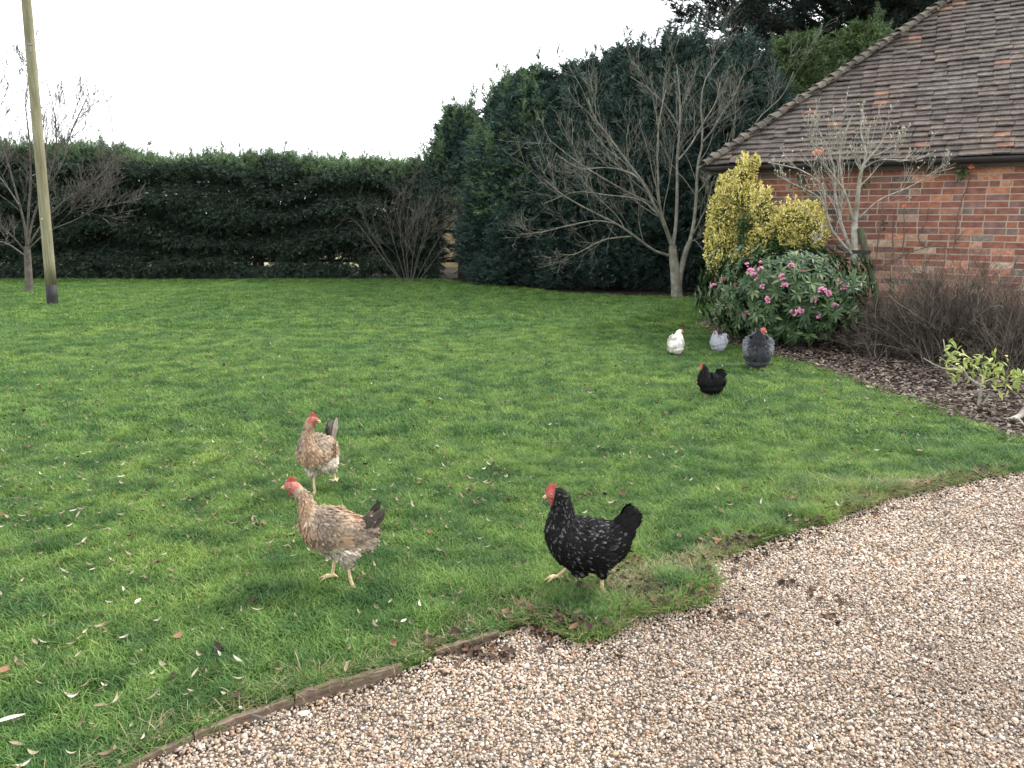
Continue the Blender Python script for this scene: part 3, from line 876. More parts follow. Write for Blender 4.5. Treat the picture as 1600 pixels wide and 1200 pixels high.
# ================================================================== trees
def taper_noise(P, amp, rng, k):
    return P
def grow(mbs, rng, starts, dirs, lens, rads, k, wob, trop, sides, taper_to=0.3, mat=0, grav=0.0):
    """grow N branches at once; returns polylines (N,k,3), radii (N,k)"""
    N = len(starts)
    P = np.zeros((N, k, 3)); P[:, 0] = starts
    d = nrm(np.asarray(dirs, float)).copy()
    step = (np.asarray(lens) / (k - 1))[:, None]
    up = np.array([0, 0, 1.0])
    for i in range(1, k):
        d = nrm(d + rng.normal(0, wob, (N, 3)) + trop * up)
        P[:, i] = P[:, i - 1] + d * step
    R = np.asarray(rads)[:, None] * np.linspace(1, taper_to, k)[None]
    return P, R
def children_of(P, R, n_per, rng, t0=0.25, t1=0.98, ang=(25, 60), lenf=(0.3, 0.6), radf=0.55, up=0.3, length=None):
    """choose n_per child starts on each branch"""
    N, k, _ = P.shape
    Lb = np.linalg.norm(np.diff(P, axis=1), axis=2).sum(1)
    n = N * n_per
    b = np.repeat(np.arange(N), n_per)
    t = rng.uniform(t0, t1, n)
    f = t * (k - 1); i = np.minimum(f.astype(int), k - 2); ff = (f - i)[:, None]
    S = P[b, i] * (1 - ff) + P[b, i + 1] * ff
    T = nrm(P[b, i + 1] - P[b, i])
    rv = rng.normal(0, 1, (n, 3)); side = nrm(rv - (rv * T).sum(1, keepdims=True) * T)
    a = np.radians(rng.uniform(ang[0], ang[1], n))[:, None]
    D = nrm(T * np.cos(a) + side * np.sin(a) + np.array([0, 0, up]))
    rad = (R[b, i] * (1 - ff[:, 0]) + R[b, i + 1] * ff[:, 0]) * radf * rng.uniform(0.7, 1.0, n)
    L = (Lb[b] if length is None else length) * rng.uniform(lenf[0], lenf[1], n) * (1.15 - 0.6 * t)
    return S, D, L, rad
def limbs_from_px(lines, k=14):
    """lines: list of (pixel points, depth at start, depth at end, r0, r1) -> list of polylines"""
    Ps, Rs = [], []
    for pts, ya, yb, r0, r1 in lines:
        n = len(pts)
        Q = np.array([at(px, py, ya + (yb - ya) * i / (n - 1)) for i, (px, py) in enumerate(pts)])
        Ps.append(spline(Q, k)); Rs.append(np.linspace(r0, r1, k))
    return np.array(Ps), np.array(Rs)
def finish_tree(root, trunkP, trunkR, limbP, limbR, spec, seed, mat, gname='branches', minr=0.0022, sides=(8, 6, 4, 3, 3)):
    """trunk part, then one branches mesh grown from the limbs by levels in spec"""
    rng = np.random.default_rng(seed)
    tm = MB(); add_tubes(tm, trunkP, trunkR, 10)
    part('trunk', tm, mat, root, smooth=True)
    bm = MB(); add_tubes(bm, limbP, limbR, sides[0])
    P, R = limbP, limbR
    tips = []
    for lv, s in enumerate(spec):
        S, D, L, rad = children_of(P, R, s['n'], rng, s.get('t0', 0.25), 0.99, s.get('ang', (25, 60)), s.get('lenf', (0.3, 0.6)), s.get('radf', 0.55), s.get('up', 0.3), s.get('length'))
        rad = np.maximum(rad, minr)
        P, R = grow(None, rng, S, D, L, rad, s.get('k', 7), s.get('wob', 0.12), s.get('trop', 0.05), 4, 0.35)
        R = np.maximum(R, minr * 0.8)
        add_tubes(bm, P, R, sides[min(lv + 1, 4)])
        tips.append(P[:, -1])
    o = part(gname, bm, mat, root, smooth=True)
    return P, R, tips

# --- big bare tree by the conifers
Y0 = gnd(1058, 467)[1]
bt = thing('bare_tree', 'wide spreading bare tree with several grey stems in front of the dark conifers', 'tree', tuple(gnd(1060, 467)))
Pt = np.array([at(1058, 470, Y0), at(1057, 450, Y0), at(1055, 425, Y0), at(1052, 402, Y0), at(1051, 384, Y0)])
tP = np.array([spline(Pt, 12), spline(np.array([at(1060, 450, Y0 - .01), at(1062, 435, Y0 - .01), at(1065, 418, Y0), at(1071, 395, Y0), at(1078, 378, Y0)]), 12)])
tR = np.array([np.linspace(0.115, 0.070, 12), np.linspace(0.062, 0.050, 12)]); tR[0, 0] *= 1.2; tR[0, 1] *= 1.05
A = [
 ([(1051, 386), (1042, 362), (1034, 342), (1022, 320), (1006, 288), (978, 250), (950, 212), (930, 186), (918, 152)], Y0, Y0 - 0.9, 0.085, 0.012),
 ([(1051, 386), (1056, 352), (1058, 300), (1058, 248), (1062, 200), (1062, 150), (1057, 100)], Y0, Y0 + 0.4, 0.080, 0.014),
 ([(1052, 386), (1038, 348), (1030, 315), (1028, 270), (1027, 237), (1030, 190), (1040, 140)], Y0, Y0 - 0.5, 0.060, 0.012),
 ([(1077, 380), (1084, 350), (1088, 304), (1090, 258), (1098, 220), (1095, 160), (1104, 120), (1125, 92)], Y0, Y0 + 0.3, 0.082, 0.007),
 ([(1098, 222), (1112, 205), (1130, 175), (1147, 150), (1160, 118)], Y0 + .15, Y0 - 0.3, 0.040, 0.010),
 ([(1047, 400), (1021, 391), (993, 370), (962, 349), (920, 328), (880, 305), (850, 280)], Y0, Y0 - 1.0, 0.060, 0.010),
 ([(990, 369), (960, 372), (937, 377), (899, 397), (874, 397)], Y0 - .3, Y0 - 1.4, 0.030, 0.008),
 ([(962, 349), (930, 345), (890, 352), (850, 362), (812, 366)], Y0 - .5, Y0 - 1.2, 0.026, 0.007),
 ([(1018, 318), (990, 305), (962, 290), (925, 268), (895, 248), (855, 216)], Y0 - .2, Y0 - 1.6, 0.040, 0.008),
 ([(1004, 286), (985, 270), (950, 262), (905, 262), (868, 240)], Y0 - .2, Y0 + 0.7, 0.032, 0.008),
 ([(1028, 335), (1000, 312), (950, 305), (900, 300), (850, 318)], Y0, Y0 + 0.9, 0.034, 0.008),
 ([(1084, 365), (1096, 340), (1105, 320), (1112, 290), (1122, 262)], Y0, Y0 - 0.6, 0.030, 0.009),
 ([(1060, 250), (1080, 225), (1100, 190), (1118, 160), (1125, 130)], Y0, Y0 + 1.0, 0.030, 0.009),
 ([(1092, 262), (1130, 235), (1170, 205), (1190, 180), (1222, 150), (1240, 112)], Y0, Y0 + 0.9, 0.022, 0.006),
 ([(1062, 200), (1040, 165), (1015, 140), (985, 120)], Y0 + .2, Y0 - 0.4, 0.026, 0.008),
 ([(1074, 392), (1084, 375), (1100, 392), (1110, 396)], Y0, Y0 - 0.3, 0.012, 0.005),
]
lP, lR = limbs_from_px(A); lR = 0.0025 + lR * 0.43
finish_tree(bt, tP, tR, lP, lR, [dict(n=8, lenf=(0.25, 0.62), ang=(20, 48), radf=0.42, up=0.10, wob=0.085, trop=0.06, k=10, t0=0.15),
                                dict(n=6, lenf=(0.35, 0.75), ang=(20, 50), radf=0.5, up=0.08, wob=0.10, k=7),
                                dict(n=3, lenf=(0.4, 0.9), ang=(20, 50), radf=0.6, up=0.06, wob=0.12, k=5)], 41, m_bark, minr=0.0022)

# --- left bare tree
Y1 = gnd(44, 458)[1]
lt = thing('bare_tree', 'small bare brown tree standing behind the leaning wooden pole', 'tree', tuple(gnd(44, 458)))
tP = np.array([spline(np.array([at(45, 462, Y1), at(45, 440, Y1), at(44, 415, Y1), at(42, 385, Y1)]), 8)]); tR = np.array([np.linspace(0.075, 0.060, 8)]); tR[0, 0] = 0.095
A = [([(42, 390), (38, 350), (25, 300), (8, 240), (-10, 190), (-25, 150)], Y1, Y1 - .6, 0.045, 0.012),
     ([(43, 390), (44, 340), (48, 280), (46, 220), (40, 160), (46, 110)], Y1, Y1 + .3, 0.050, 0.012),
     ([(42, 390), (52, 340), (75, 280), (88, 230), (84, 170), (70, 120)], Y1, Y1 + .4, 0.045, 0.012),
     ([(44, 385), (70, 345), (105, 310), (140, 290), (175, 255), (180, 235)], Y1, Y1 - .4, 0.040, 0.010),
     ([(44, 390), (75, 362), (115, 345), (150, 325), (180, 300)], Y1, Y1 - .2, 0.030, 0.008),
     ([(42, 395), (15, 365), (-20, 340), (-60, 300)], Y1, Y1 - .7, 0.035, 0.010),
     ([(60, 310), (95, 260), (110, 210), (128, 170), (138, 150)], Y1 + .2, Y1 + .5, 0.030, 0.009),
     ([(30, 320), (10, 290), (-20, 250), (-40, 200)], Y1 - .3, Y1 + .5, 0.028, 0.009),
     ([(40, 400), (10, 380), (-20, 375), (-60, 360)], Y1, Y1 + .5, 0.026, 0.008)]
lP, lR = limbs_from_px(A); lR = lR * 0.55
finish_tree(lt, tP, tR, lP, lR, [dict(n=13, lenf=(0.22, 0.6), ang=(20, 50), radf=0.42, up=0.15, wob=0.10, trop=0.06, k=8, t0=0.2),
                                dict(n=7, lenf=(0.35, 0.8), ang=(20, 50), radf=0.5, wob=0.12, k=6),
                                dict(n=4, lenf=(0.4, 0.85), ang=(20, 50), radf=0.7, wob=0.15, k=4)], 42, m_bark2, minr=0.0036)

# --- vase shaped bare shrub in front of the hedge
Y2 = gnd(640, 441)[1] - 0.5
b2 = thing('bare_shrub', 'vase shaped bare brown shrub in front of the hedge near its dark corner', 'shrub', (float(at(640, 441, Y2)[0]), float(Y2), 0.0))
A = []
r2 = np.random.default_rng(8)
for i in range(10):
    fx = -1 + 2 * i / 9 + r2.normal(0, 0.09)
    tx = 645 + fx * 78 + r2.normal(0, 8); ty = 285 + 60 * fx * fx + r2.normal(0, 14)
    A.append(([(640 + fx * 12, 440), (640 + fx * 38, 400), (643 + fx * 72, 350), (tx, ty)], Y2, Y2 + r2.uniform(-.5, .3), 0.008, 0.0035))
lP, lR = limbs_from_px(A, 9)
tP = lP[:1].copy(); 
finish_tree(b2, tP, lR[:1] * 1.3, lP[1:], lR[1:], [dict(n=9, lenf=(0.2, 0.6), ang=(20, 75), radf=0.5, wob=0.15, k=6, t0=0.25), dict(n=6, lenf=(0.4, 0.9), ang=(20, 70), radf=0.7, wob=0.16, k=5)], 43, m_bark2, minr=0.0027, sides=(5, 4, 3, 3, 3))

# --- wooden pole
Yp = gnd(83, 478)[1]
pole = thing('wooden_pole', 'tall pale wooden utility pole leaning left with a dark tarred foot', 'pole', tuple(gnd(83, 478)))
ptop = at(27, -160, Yp); pbot = at(83, 481, Yp)
def pl(f): return pbot + (ptop - pbot) * f
rp = lambda f: 0.088 - 0.022 * f
pm = MB(); fs = np.linspace(0.062, 1, 16); add_tubes(pm, np.array([pl(f) for f in fs]), np.array([rp(f) for f in fs]), 20, caps=True)
part('shaft', pm, m_pole, pole, smooth=True)
pm = MB(); fs = np.array([-0.02, 0.0, 0.03, 0.0625]); add_tubes(pm, np.array([pl(f) for f in fs]), np.array([rp(f) + 0.002 for f in fs]), 20, caps=True)
part('tarred_foot', pm, m_tar, pole, smooth=True)
# small maker's plate and bolt
fpl = (481 - 60) / 641
c = pl(fpl); toc = nrm(np.array([-c[0], -c[1], 0.0])); rt = np.cross([0, 0, 1.0], toc)
mb = MB()
V, F = box(-0.045, 0.045, -0.006, 0.006, -0.008, 0.008)
for (dx, dz, sx, sz) in ((0, 0.05, 1.0, 1.0), (0.0, -0.03, 0.28, 5.5)):
    VV = V * [sx, 1, sz]
    mb.add(c + toc * (rp(fpl) + 0.002) + VV[:, :1] * rt + VV[:, 1:2] * toc + (VV[:, 2:] + dz) * np.array([0, 0, 1.0]), F)
part('metal_plate', mb, m_metal, pole)
mb = MB()
fb = (481 - 330) / 641; c = pl(fb)
add_tubes(mb, np.array([c + toc * 0.05 - rt * 0.045, c + toc * 0.085 - rt * 0.045]), np.array([0.014, 0.014]), 8, caps=True)
part('bolt', mb, m_bud, pole)

# ================================================================== conifers and hedge
def spray(seed, n=18, flat=0.25, droop=0.25):
    """flat fern-like branchlet along +x, length 1"""
    r = np.random.default_rng(seed)
    V, F = [], []
    def leaf(p, d, L, w):
        s = np.array([-d[1], d[0], 0.0]) * w / 2
        zz = np.array([0, 0, r.normal(0, 0.03)])
        i = len(V)
        V.extend([p, p + d * L * 0.45 + s + zz, p + d * L + np.array([0, 0, -droop * L * 0.4]), p + d * L * 0.45 - s - zz])
        F.append([i, i + 1, i + 2, i + 3])
    ax = lambda t: np.array([t, 0, -droop * t * t * 0.5])
    leaf(ax(0), np.array([1, 0, -0.02]), 1.0, 0.035)
    for k in range(n):
        t = 0.10 + 0.85 * k / n
        for sd in (-1, 1):
            a = sd * math.radians(r.uniform(25, 60))
            L = (0.26 * (1 - t) ** 0.6 + 0.08) * r.uniform(0.6, 1.4)
            leaf(ax(t), np.array([math.cos(a), math.sin(a), r.normal(0, 0.45)]), L, 0.042)
    return np.array(V), np.array(F)
SPR = [spray(200 + i, 10, droop=0.5) for i in range(5)]
SPR_S = [spray(210 + i, 11, droop=0.1) for i in range(3)]
def add_sprays(mb, rng, P, X, S, mat=0, tm=SPR, Z=None):
    which = rng.integers(0, len(tm), len(P))
    for w in range(len(tm)):
        m = which == w
        if m.any():
            z = np.tile([0, 0, 1.0], (m.sum(), 1)) + rng.normal(0, 0.35, (m.sum(), 3)) if Z is None else Z[m]
            V, F = scatter(tm[w], P[m], X[m], z, S[m])
            mb.add(V, F, mat)

# --- long hedge on the left
rh = np.random.default_rng(77)
hedge = thing('hedge', 'long clipped dark green conifer hedge with feathery tips along the far side of the lawn', 'hedge', (-7.0, 19.6, 0.0))
HX0, HX1, HYF, HYB = -17.5, -1.75, 18.95, 20.7
def hedge_top(x):
    x = np.asarray(x)
    q = np.column_stack([x, x * 0, x * 0])
    return 3.00 - 0.028 * (x + 13) + 0.22 / (1 + np.exp((x + 9.3) * 2.5)) + 0.22 * (vnoise(q, 0.6, 4) - 0.5) + 0.22 * (vnoise(q, 2.4, 5) - 0.5)
hm = MB()
n = 38000
x = rh.uniform(HX0, HX1, n); top = hedge_top(x); z = 0.14 + (top - 0.14) * rh.uniform(0, 1, n) ** 0.95
layer = np.sin(z * 9.0 + 1.6 * vnoise(np.column_stack([x, x * 0, z]), 0.9, 3) * 6.28 + x * 0.3)
y = HYF + 0.22 * layer + 0.35 * (vnoise(np.column_stack([x, x * 0, z]), 1.1, 7) - 0.5) + rh.uniform(0, 0.35, n)
y += np.where(z > top - 0.35, (z - top + 0.35) * 1.0, 0)
P = np.column_stack([x, y, z])
hole = vnoise(P * [1, 0, 1], 2.6, 9)
band = np.exp(-((z - 1.62 + 0.05 * x * 0) / 0.22) ** 2) * np.clip((x + 6.5) / 4, 0, 1)
band2 = (z < 0.62) * 0.55
keep = hole < 1.05 - 0.50 * band - band2 * 0.62
keep &= rh.uniform(0, 1, n) < 1 - 0.28 * band
P = P[keep]
X = np.column_stack([rh.normal(0, 0.55, len(P)), -np.abs(rh.normal(0.9, 0.3, len(P))), rh.normal(0.05, 0.35, len(P))])
add_sprays(hm, rh, P, X, rh.uniform(0.12, 0.27, len(P)))
# inner fill and back face
n = 12000
x = rh.uniform(HX0, HX1, n); top = hedge_top(x); z = 0.45 + (top - 0.6) * rh.uniform(0, 1, n)
P = np.column_stack([x, rh.uniform(HYF + 0.4, HYB, n), z])
band = np.exp(-((z - 1.62) / 0.26) ** 2) * np.clip((x + 6.5) / 4, 0, 1)
keep = (vnoise(P * [1, 0, 1], 2.6, 9) < 1.05 - 0.52 * band) & (rh.uniform(0, 1, n) < 1 - 0.3 * band)
P = P[keep]
add_sprays(hm, rh, P, rh.normal(0, 1, (len(P), 3)) * [1, 0.4, 0.7], rh.uniform(0.25, 0.42, len(P)))
n = 6500
x = rh.uniform(HX0, HX1, n)
P = np.column_stack([x, rh.uniform(HYF - 0.12, HYF + 0.5, n), rh.uniform(0.02, 0.42, n)])
P = P[vnoise(P * [1, 0, 1], 2.2, 6) < 0.72]
X = np.column_stack([rh.normal(0, 0.7, len(P)), -np.abs(rh.normal(0.7, 0.3, len(P))), rh.normal(-0.1, 0.25, len(P))])
add_sprays(hm, rh, P, X, rh.uniform(0.12, 0.24, len(P)))
part('foliage', hm, m_hedge, hedge)
hm = MB()
n = 9000
x = rh.uniform(HX0, HX1, n); top = hedge_top(x)
P = np.column_stack([x, rh.uniform(HYF + 0.05, HYB, n), top - rh.uniform(0.0, 0.42, n)])
X = np.column_stack([rh.normal(0, 0.45, n), rh.normal(-0.15, 0.4, n), np.abs(rh.normal(0.9, 0.3, n))])
add_sprays(hm, rh, P, X, rh.uniform(0.12, 0.28, n), Z=np.column_stack([rh.normal(0, 1, n), rh.normal(1, .4, n), rh.normal(0, .3, n)]))
# taller leaders
NL = 330
xl = rh.uniform(HX0, HX1, NL); tl = hedge_top(xl) - 0.05
yl = rh.uniform(HYF + 0.1, HYB - 0.3, NL); hl = rh.uniform(0.12, 0.48, NL) * rh.uniform(0.4, 1, NL)
for xa, ta, ya, ha in zip(xl, tl, yl, hl):
    m_ = 14
    zz = rh.uniform(-0.2, 1, m_)
    P = np.column_stack([xa + rh.normal(0, 0.05, m_) * (1.2 - zz), ya + rh.normal(0, 0.05, m_), ta + ha * zz])
    X = np.column_stack([rh.normal(0.15, 0.35, m_), rh.normal(0, 0.35, m_), np.full(m_, 0.9)])
    add_sprays(hm, rh, P, X, rh.uniform(0.10, 0.20, m_))
part('hedge_tips', hm, m_hedge_tip, hedge)
hm = MB()
k = 26
xs = np.linspace(HX0 + 0.3, HX1 - 0.2, k) + rh.normal(0, 0.12, k)
base = np.column_stack([xs, 19.9 + rh.normal(0, 0.1, k), np.zeros(k)])
Pk, Rk = grow(None, rh, base, np.tile([0, 0, 1.0], (k, 1)), np.full(k, 2.6), rh.uniform(0.06, 0.10, k), 8, 0.05, 0.3, 6)
add_tubes(hm, Pk, Rk, 7)
S, D, L, rad = children_of(Pk, Rk, 16, rh, 0.1, 0.95, (60, 90), (0.25, 0.45), 0.35, 0.1)
Pc, Rc = grow(None, rh, S, D, L, rad, 5, 0.1, 0.05, 4); add_tubes(hm, Pc, Rc, 4)
part('stems', hm, m_trunk_dark, hedge)

# --- conifer trees, each with trunk and crown
def conifer(px, Y, H, Rm, n, label, seed, mat=m_conifer, profile=None, zlo=0.0, tipmat=None, size=(0.16, 0.31), group='conifers behind the bare tree', lean=0.0, upx=0.65, xw=None):
    r = np.random.default_rng(seed)
    c = at(px, 400, Y) if xw is None else np.array([xw, Y, 0.0])
    base = np.array([c[0], Y, 0.0])
    t = thing('conifer_tree', label, 'tree', tuple(base), 0.0, group)
    mb = MB()
    hs_ = np.linspace(0, H * 0.95, 12)
    add_tubes(mb, base + np.column_stack([0.05 * np.sin(hs_), 0.05 * np.cos(hs_ * 0.7), hs_]), np.linspace(0.05 * H ** 0.7, 0.02, 12), 8)
    part('trunk', mb, m_trunk_dark, t, smooth=True)
    crown = MB()
    prof = profile or (lambda q: np.sqrt(np.clip(1 - q ** 2.4, 0, 1)) * (0.80 + 0.2 * np.sin(np.clip(q, 0, 1) * 3.14)))
    q = r.uniform(zlo, 1, n) ** 0.9
    a = r.uniform(0, 6.283, n)
    ca, sa = np.cos(a), np.sin(a)
    lump = vnoise(np.column_stack([ca * 1.5 + seed, sa * 1.5, q * H * 1.1]), 1.3, seed % 7)
    lump2 = vnoise(np.column_stack([ca * Rm + seed, sa * Rm, q * H]), 2.4, seed % 5)
    layer = np.sin(q * H * 6.0 + lump * 9)
    rad = Rm * prof(q) * (0.62 + 0.42 * lump + 0.34 * lump2 + 0.06 * layer)
    inner = r.uniform(0, 1, n) < 0.30
    S_in = np.where(inner, 1.7, 1.0)
    rad = np.where(inner, rad * r.uniform(0.3, 0.85, n), rad - r.uniform(0, 0.3, n))
    P = base + np.column_stack([ca * rad, sa * rad, q * H + 0.04])
    X = np.column_stack([ca * .8 + r.normal(0, 0.3, n), sa * .8 + r.normal(0, 0.3, n), upx + 0.9 * q ** 3 + r.normal(0, 0.25, n)])
    S_ = r.uniform(size[0], size[1], n) * S_in
    add_sprays(crown, r, P, X, S_)
    if tipmat is not None:
        m_ = int(n * 0.13)
        qq = r.uniform(0.35, 1, m_); aa = r.uniform(0, 6.283, m_)
        rr_ = Rm * prof(qq) * (0.95 + 0.1 * r.normal(0, 1, m_))
        P = base + np.column_stack([np.cos(aa) * rr_, np.sin(aa) * rr_, qq * H])
        X = np.column_stack([np.cos(aa), np.sin(aa), np.full(m_, 0.7)]) + r.normal(0, 0.3, (m_, 3))
        add_sprays(crown, r, P, X, r.uniform(0.12, 0.24, m_), mat=1)
    # leaders that break up the outline
    L_ = 62
    al = r.uniform(0, 6.283, L_); ql = r.uniform(0.55, 0.99, L_)
    for aa, qa in zip(al, ql):
        rr_ = Rm * prof(np.array([qa]))[0] * r.uniform(0.5, 1.0)
        b = base + np.array([math.cos(aa) * rr_, math.sin(aa) * rr_, qa * H])
        hh = r.uniform(0.3, 0.85); mm = 30; zz = r.uniform(0, 1, mm); sl = np.array([math.cos(aa), math.sin(aa), 0]) * r.uniform(0, .45)
        P = b + np.column_stack([r.normal(0, 0.07, mm) * (1.15 - zz), r.normal(0, 0.07, mm) * (1.15 - zz), zz * hh]) + zz[:, None] * hh * sl
        X = np.column_stack([r.normal(0, 0.35, mm), r.normal(0, 0.35, mm), np.full(mm, 0.9)])
        add_sprays(crown, r, P, X, r.uniform(0.11, 0.21, mm), mat=1 if tipmat is not None else 0)
    part('crown', crown, [mat, tipmat] if tipmat is not None else mat, t)
    return t
conifer(722, 19.3, at(712, 190, 19.3)[2], 1.05, 6500, 'lowest dark conifer where the clipped hedge meets the tall row', 300, m_conifer, tipmat=m_hedge_tip, size=(0.16, 0.30), zlo=0.36)
conifer(806, 18.3, at(775, 158, 18.3)[2] + 0.12, 1.42, 12000, 'second dark conifer of the tall row, beside the hedge end', 301, tipmat=m_hedge_tip)
conifer(835, 17.5, at(835, 145, 17.5)[2] + 0.12, 1.48, 12500, 'dark conifer left of the bare tree, third along the row', 302, tipmat=m_hedge_tip)
conifer(905, 17.1, at(905, 135, 17.1)[2] + 0.12, 1.54, 12500, 'dark bluish conifer straight behind the low bare limbs', 303)
conifer(975, 16.9, at(975, 112, 16.9)[2] + 0.12, 1.54, 12500, 'bushy dark conifer directly behind the bare tree crown', 304, tipmat=m_conifer)
conifer(1050, 16.7, at(1050, 95, 16.7)[2] + 0.12, 1.54, 12500, 'dark conifer behind the forked trunk of the bare tree', 305)
conifer(1130, 16.6, at(1130, 100, 16.6)[2] + 0.12, 1.65, 13500, 'dark conifer rising behind the golden shrub at the building corner', 306)
conifer(1225, 17.2, at(1225, 88, 17.2)[2], 1.6, 13000, 'mid green conifer above the low end of the tiled roof', 307, mat=m_conifer2, tipmat=m_hedge_tip, size=(0.20, 0.36))
conifer(1318, 17.6, at(1318, 72, 17.6)[2], 1.7, 12500, 'yellow green rounded conifer showing above the roof hip', 308, mat=m_conifer2, tipmat=m_hedge_tip, size=(0.20, 0.36))

# --- big cedar behind, with separate limbs and gaps
def cedar(xw, Y, H, label, seed, reach, zfrom):
    r = np.random.default_rng(seed)
    base = np.array([xw, Y, 0.0])
    t = thing('cedar_tree', label, 'tree', tuple(base), 0.0)
    mb = MB(); hs_ = np.linspace(0, H, 14)
    add_tubes(mb, base + np.column_stack([0.1 * np.sin(hs_ * 0.5), 0 * hs_, hs_]), np.linspace(0.42, 0.06, 14), 10)
    part('trunk', mb, m_trunk_dark, t, smooth=True)
    nl = 96
    zs = zfrom + (H - zfrom) * r.uniform(0, 1, nl) ** 1.15
    az = r.uniform(0, 6.283, nl)
    az[:22] = np.linspace(2.6, 6.0, 22); zs[:22] = zfrom + r.uniform(0, 2.8, 22)
    rea = reach * (1 - 0.55 * (zs - zfrom) / (H - zfrom)) * r.uniform(0.7, 1.08, nl)
    D = np.column_stack([np.cos(az), np.sin(az), r.uniform(0.02, 0.30, nl)])
    P, R = grow(None, r, base + np.column_stack([zs * 0, zs * 0, zs]), D, rea, np.full(nl, 0.062), 10, 0.08, 0.02, 6)
    lm = MB(); add_tubes(lm, P, R, 6)
    S, D2, L, rad = children_of(P, R, 16, r, 0.25, 1.0, (30, 70), (0.18, 0.38), 0.5, 0.02)
    P2, R2 = grow(None, r, S, D2 * [1, 1, 0.5], L, rad, 6, 0.12, 0.03, 4); add_tubes(lm, P2, R2, 4)
    part('limbs', lm, m_trunk_dark, t, smooth=True)
    cr = MB()
    for PP, m_ in ((P2, 24), (P, 16)):
        N_ = len(PP) * m_
        b = np.repeat(np.arange(len(PP)), m_); tt = r.uniform(0.3, 1, N_) * (PP.shape[1] - 1); i = np.minimum(tt.astype(int), PP.shape[1] - 2)
        q = PP[b, i] + (PP[b, i + 1] - PP[b, i]) * (tt - i)[:, None] + r.normal(0, 0.07, (N_, 3))
        Tn = nrm(PP[b, i + 1] - PP[b, i])
        X = Tn + r.normal(0, 0.6, (N_, 3)) + [0, 0, 0.25]
        add_sprays(cr, r, q, X, r.uniform(0.16, 0.34, N_), tm=SPR_S)
    part('crown', cr, m_cedar, t)
cedar(9.0, 21.0, 13.0, 'huge dark cedar with open limbs towering above the roof', 401, 5.4, 5.0)
cedar(14.0, 24.0, 14.0, 'second dark cedar farther back, mostly hidden by the roof', 402, 5.5, 5.2)

# ---- things seen through the hedge gap
m_tan = M('straw_boards', [(0.3, (0.28, 0.20, 0.12)), (0.7, (0.45, 0.34, 0.22))], 'noise', 0.9, 0.1, 3)
t = thing('shed', 'straw coloured shed glimpsed through the gap between hedge and conifers', 'shed', (-1.25, 26.0, -0.09))
mb = MB(); V, F = box(-2.0, 0.9, -1, 1, 0, 1.45); mb.add(V, F); part('wall', mb, m_tan, t, world=False)
mb = MB(); V = np.array([[-2.15, -1.15, 1.45], [1.05, -1.15, 1.45], [1.05, 1.15, 1.45], [-2.15, 1.15, 1.45], [-2.15, 0, 2.0], [1.05, 0, 2.0]]); 
mb.add(V, np.array([[0, 1, 5, 4], [2, 3, 4, 5], [0, 3, 2, 1]])); mb.F.append(np.array([[3, 0, 4], [1, 2, 5]])); mb.M.append(np.zeros(2, int))
part('roof', mb, m_deck, t, world=False)
t = thing('rail_fence', 'low dark post and rail fence behind the hedge', 'fence', (-7.0, 21.3, -0.09))
mb = MB()
for zz in (0.42, 0.82, 1.2):
    V, F = box(-11, 6.9, -0.02, 0.02, zz - 0.045, zz + 0.045); mb.add(V, F)
part('rail', mb, m_trunk_dark, t, world=False)
V, F = box(-0.05, 0.05, 0.022, 0.12, 0, 1.35)
for k in range(9):
    mb = MB(); mb.add(V + [-10.5 + k * 2.1, 0, 0], F); part('post', mb, m_trunk_dark, t, world=False)
#PART3
# ================================================================== planting in the bed
def leaf_tm(L=1.0, w=0.4, fold=0.25, droop=0.2, k=4):
    t = np.linspace(0, 1, k + 1)
    ww = w / 2 * np.sin(np.pi * np.clip(t, 0.04, 0.985)) ** 0.75
    z = -droop * t * t
    V = np.concatenate([np.stack([t * L, -ww, z + ww * fold], 1), np.stack([t * L, 0 * t, z], 1), np.stack([t * L, ww, z + ww * fold], 1)])
    F = []
    n = k + 1
    for i in range(k):
        F += [[i, i + 1, n + i + 1, n + i], [n + i, n + i + 1, 2 * n + i + 1, 2 * n + i]]
    return V, np.array(F)
LF_RH = leaf_tm(1, 0.30, 0.35, 0.22, 4)
LF_SM = leaf_tm(1, 0.48, 0.3, 0.12, 3)
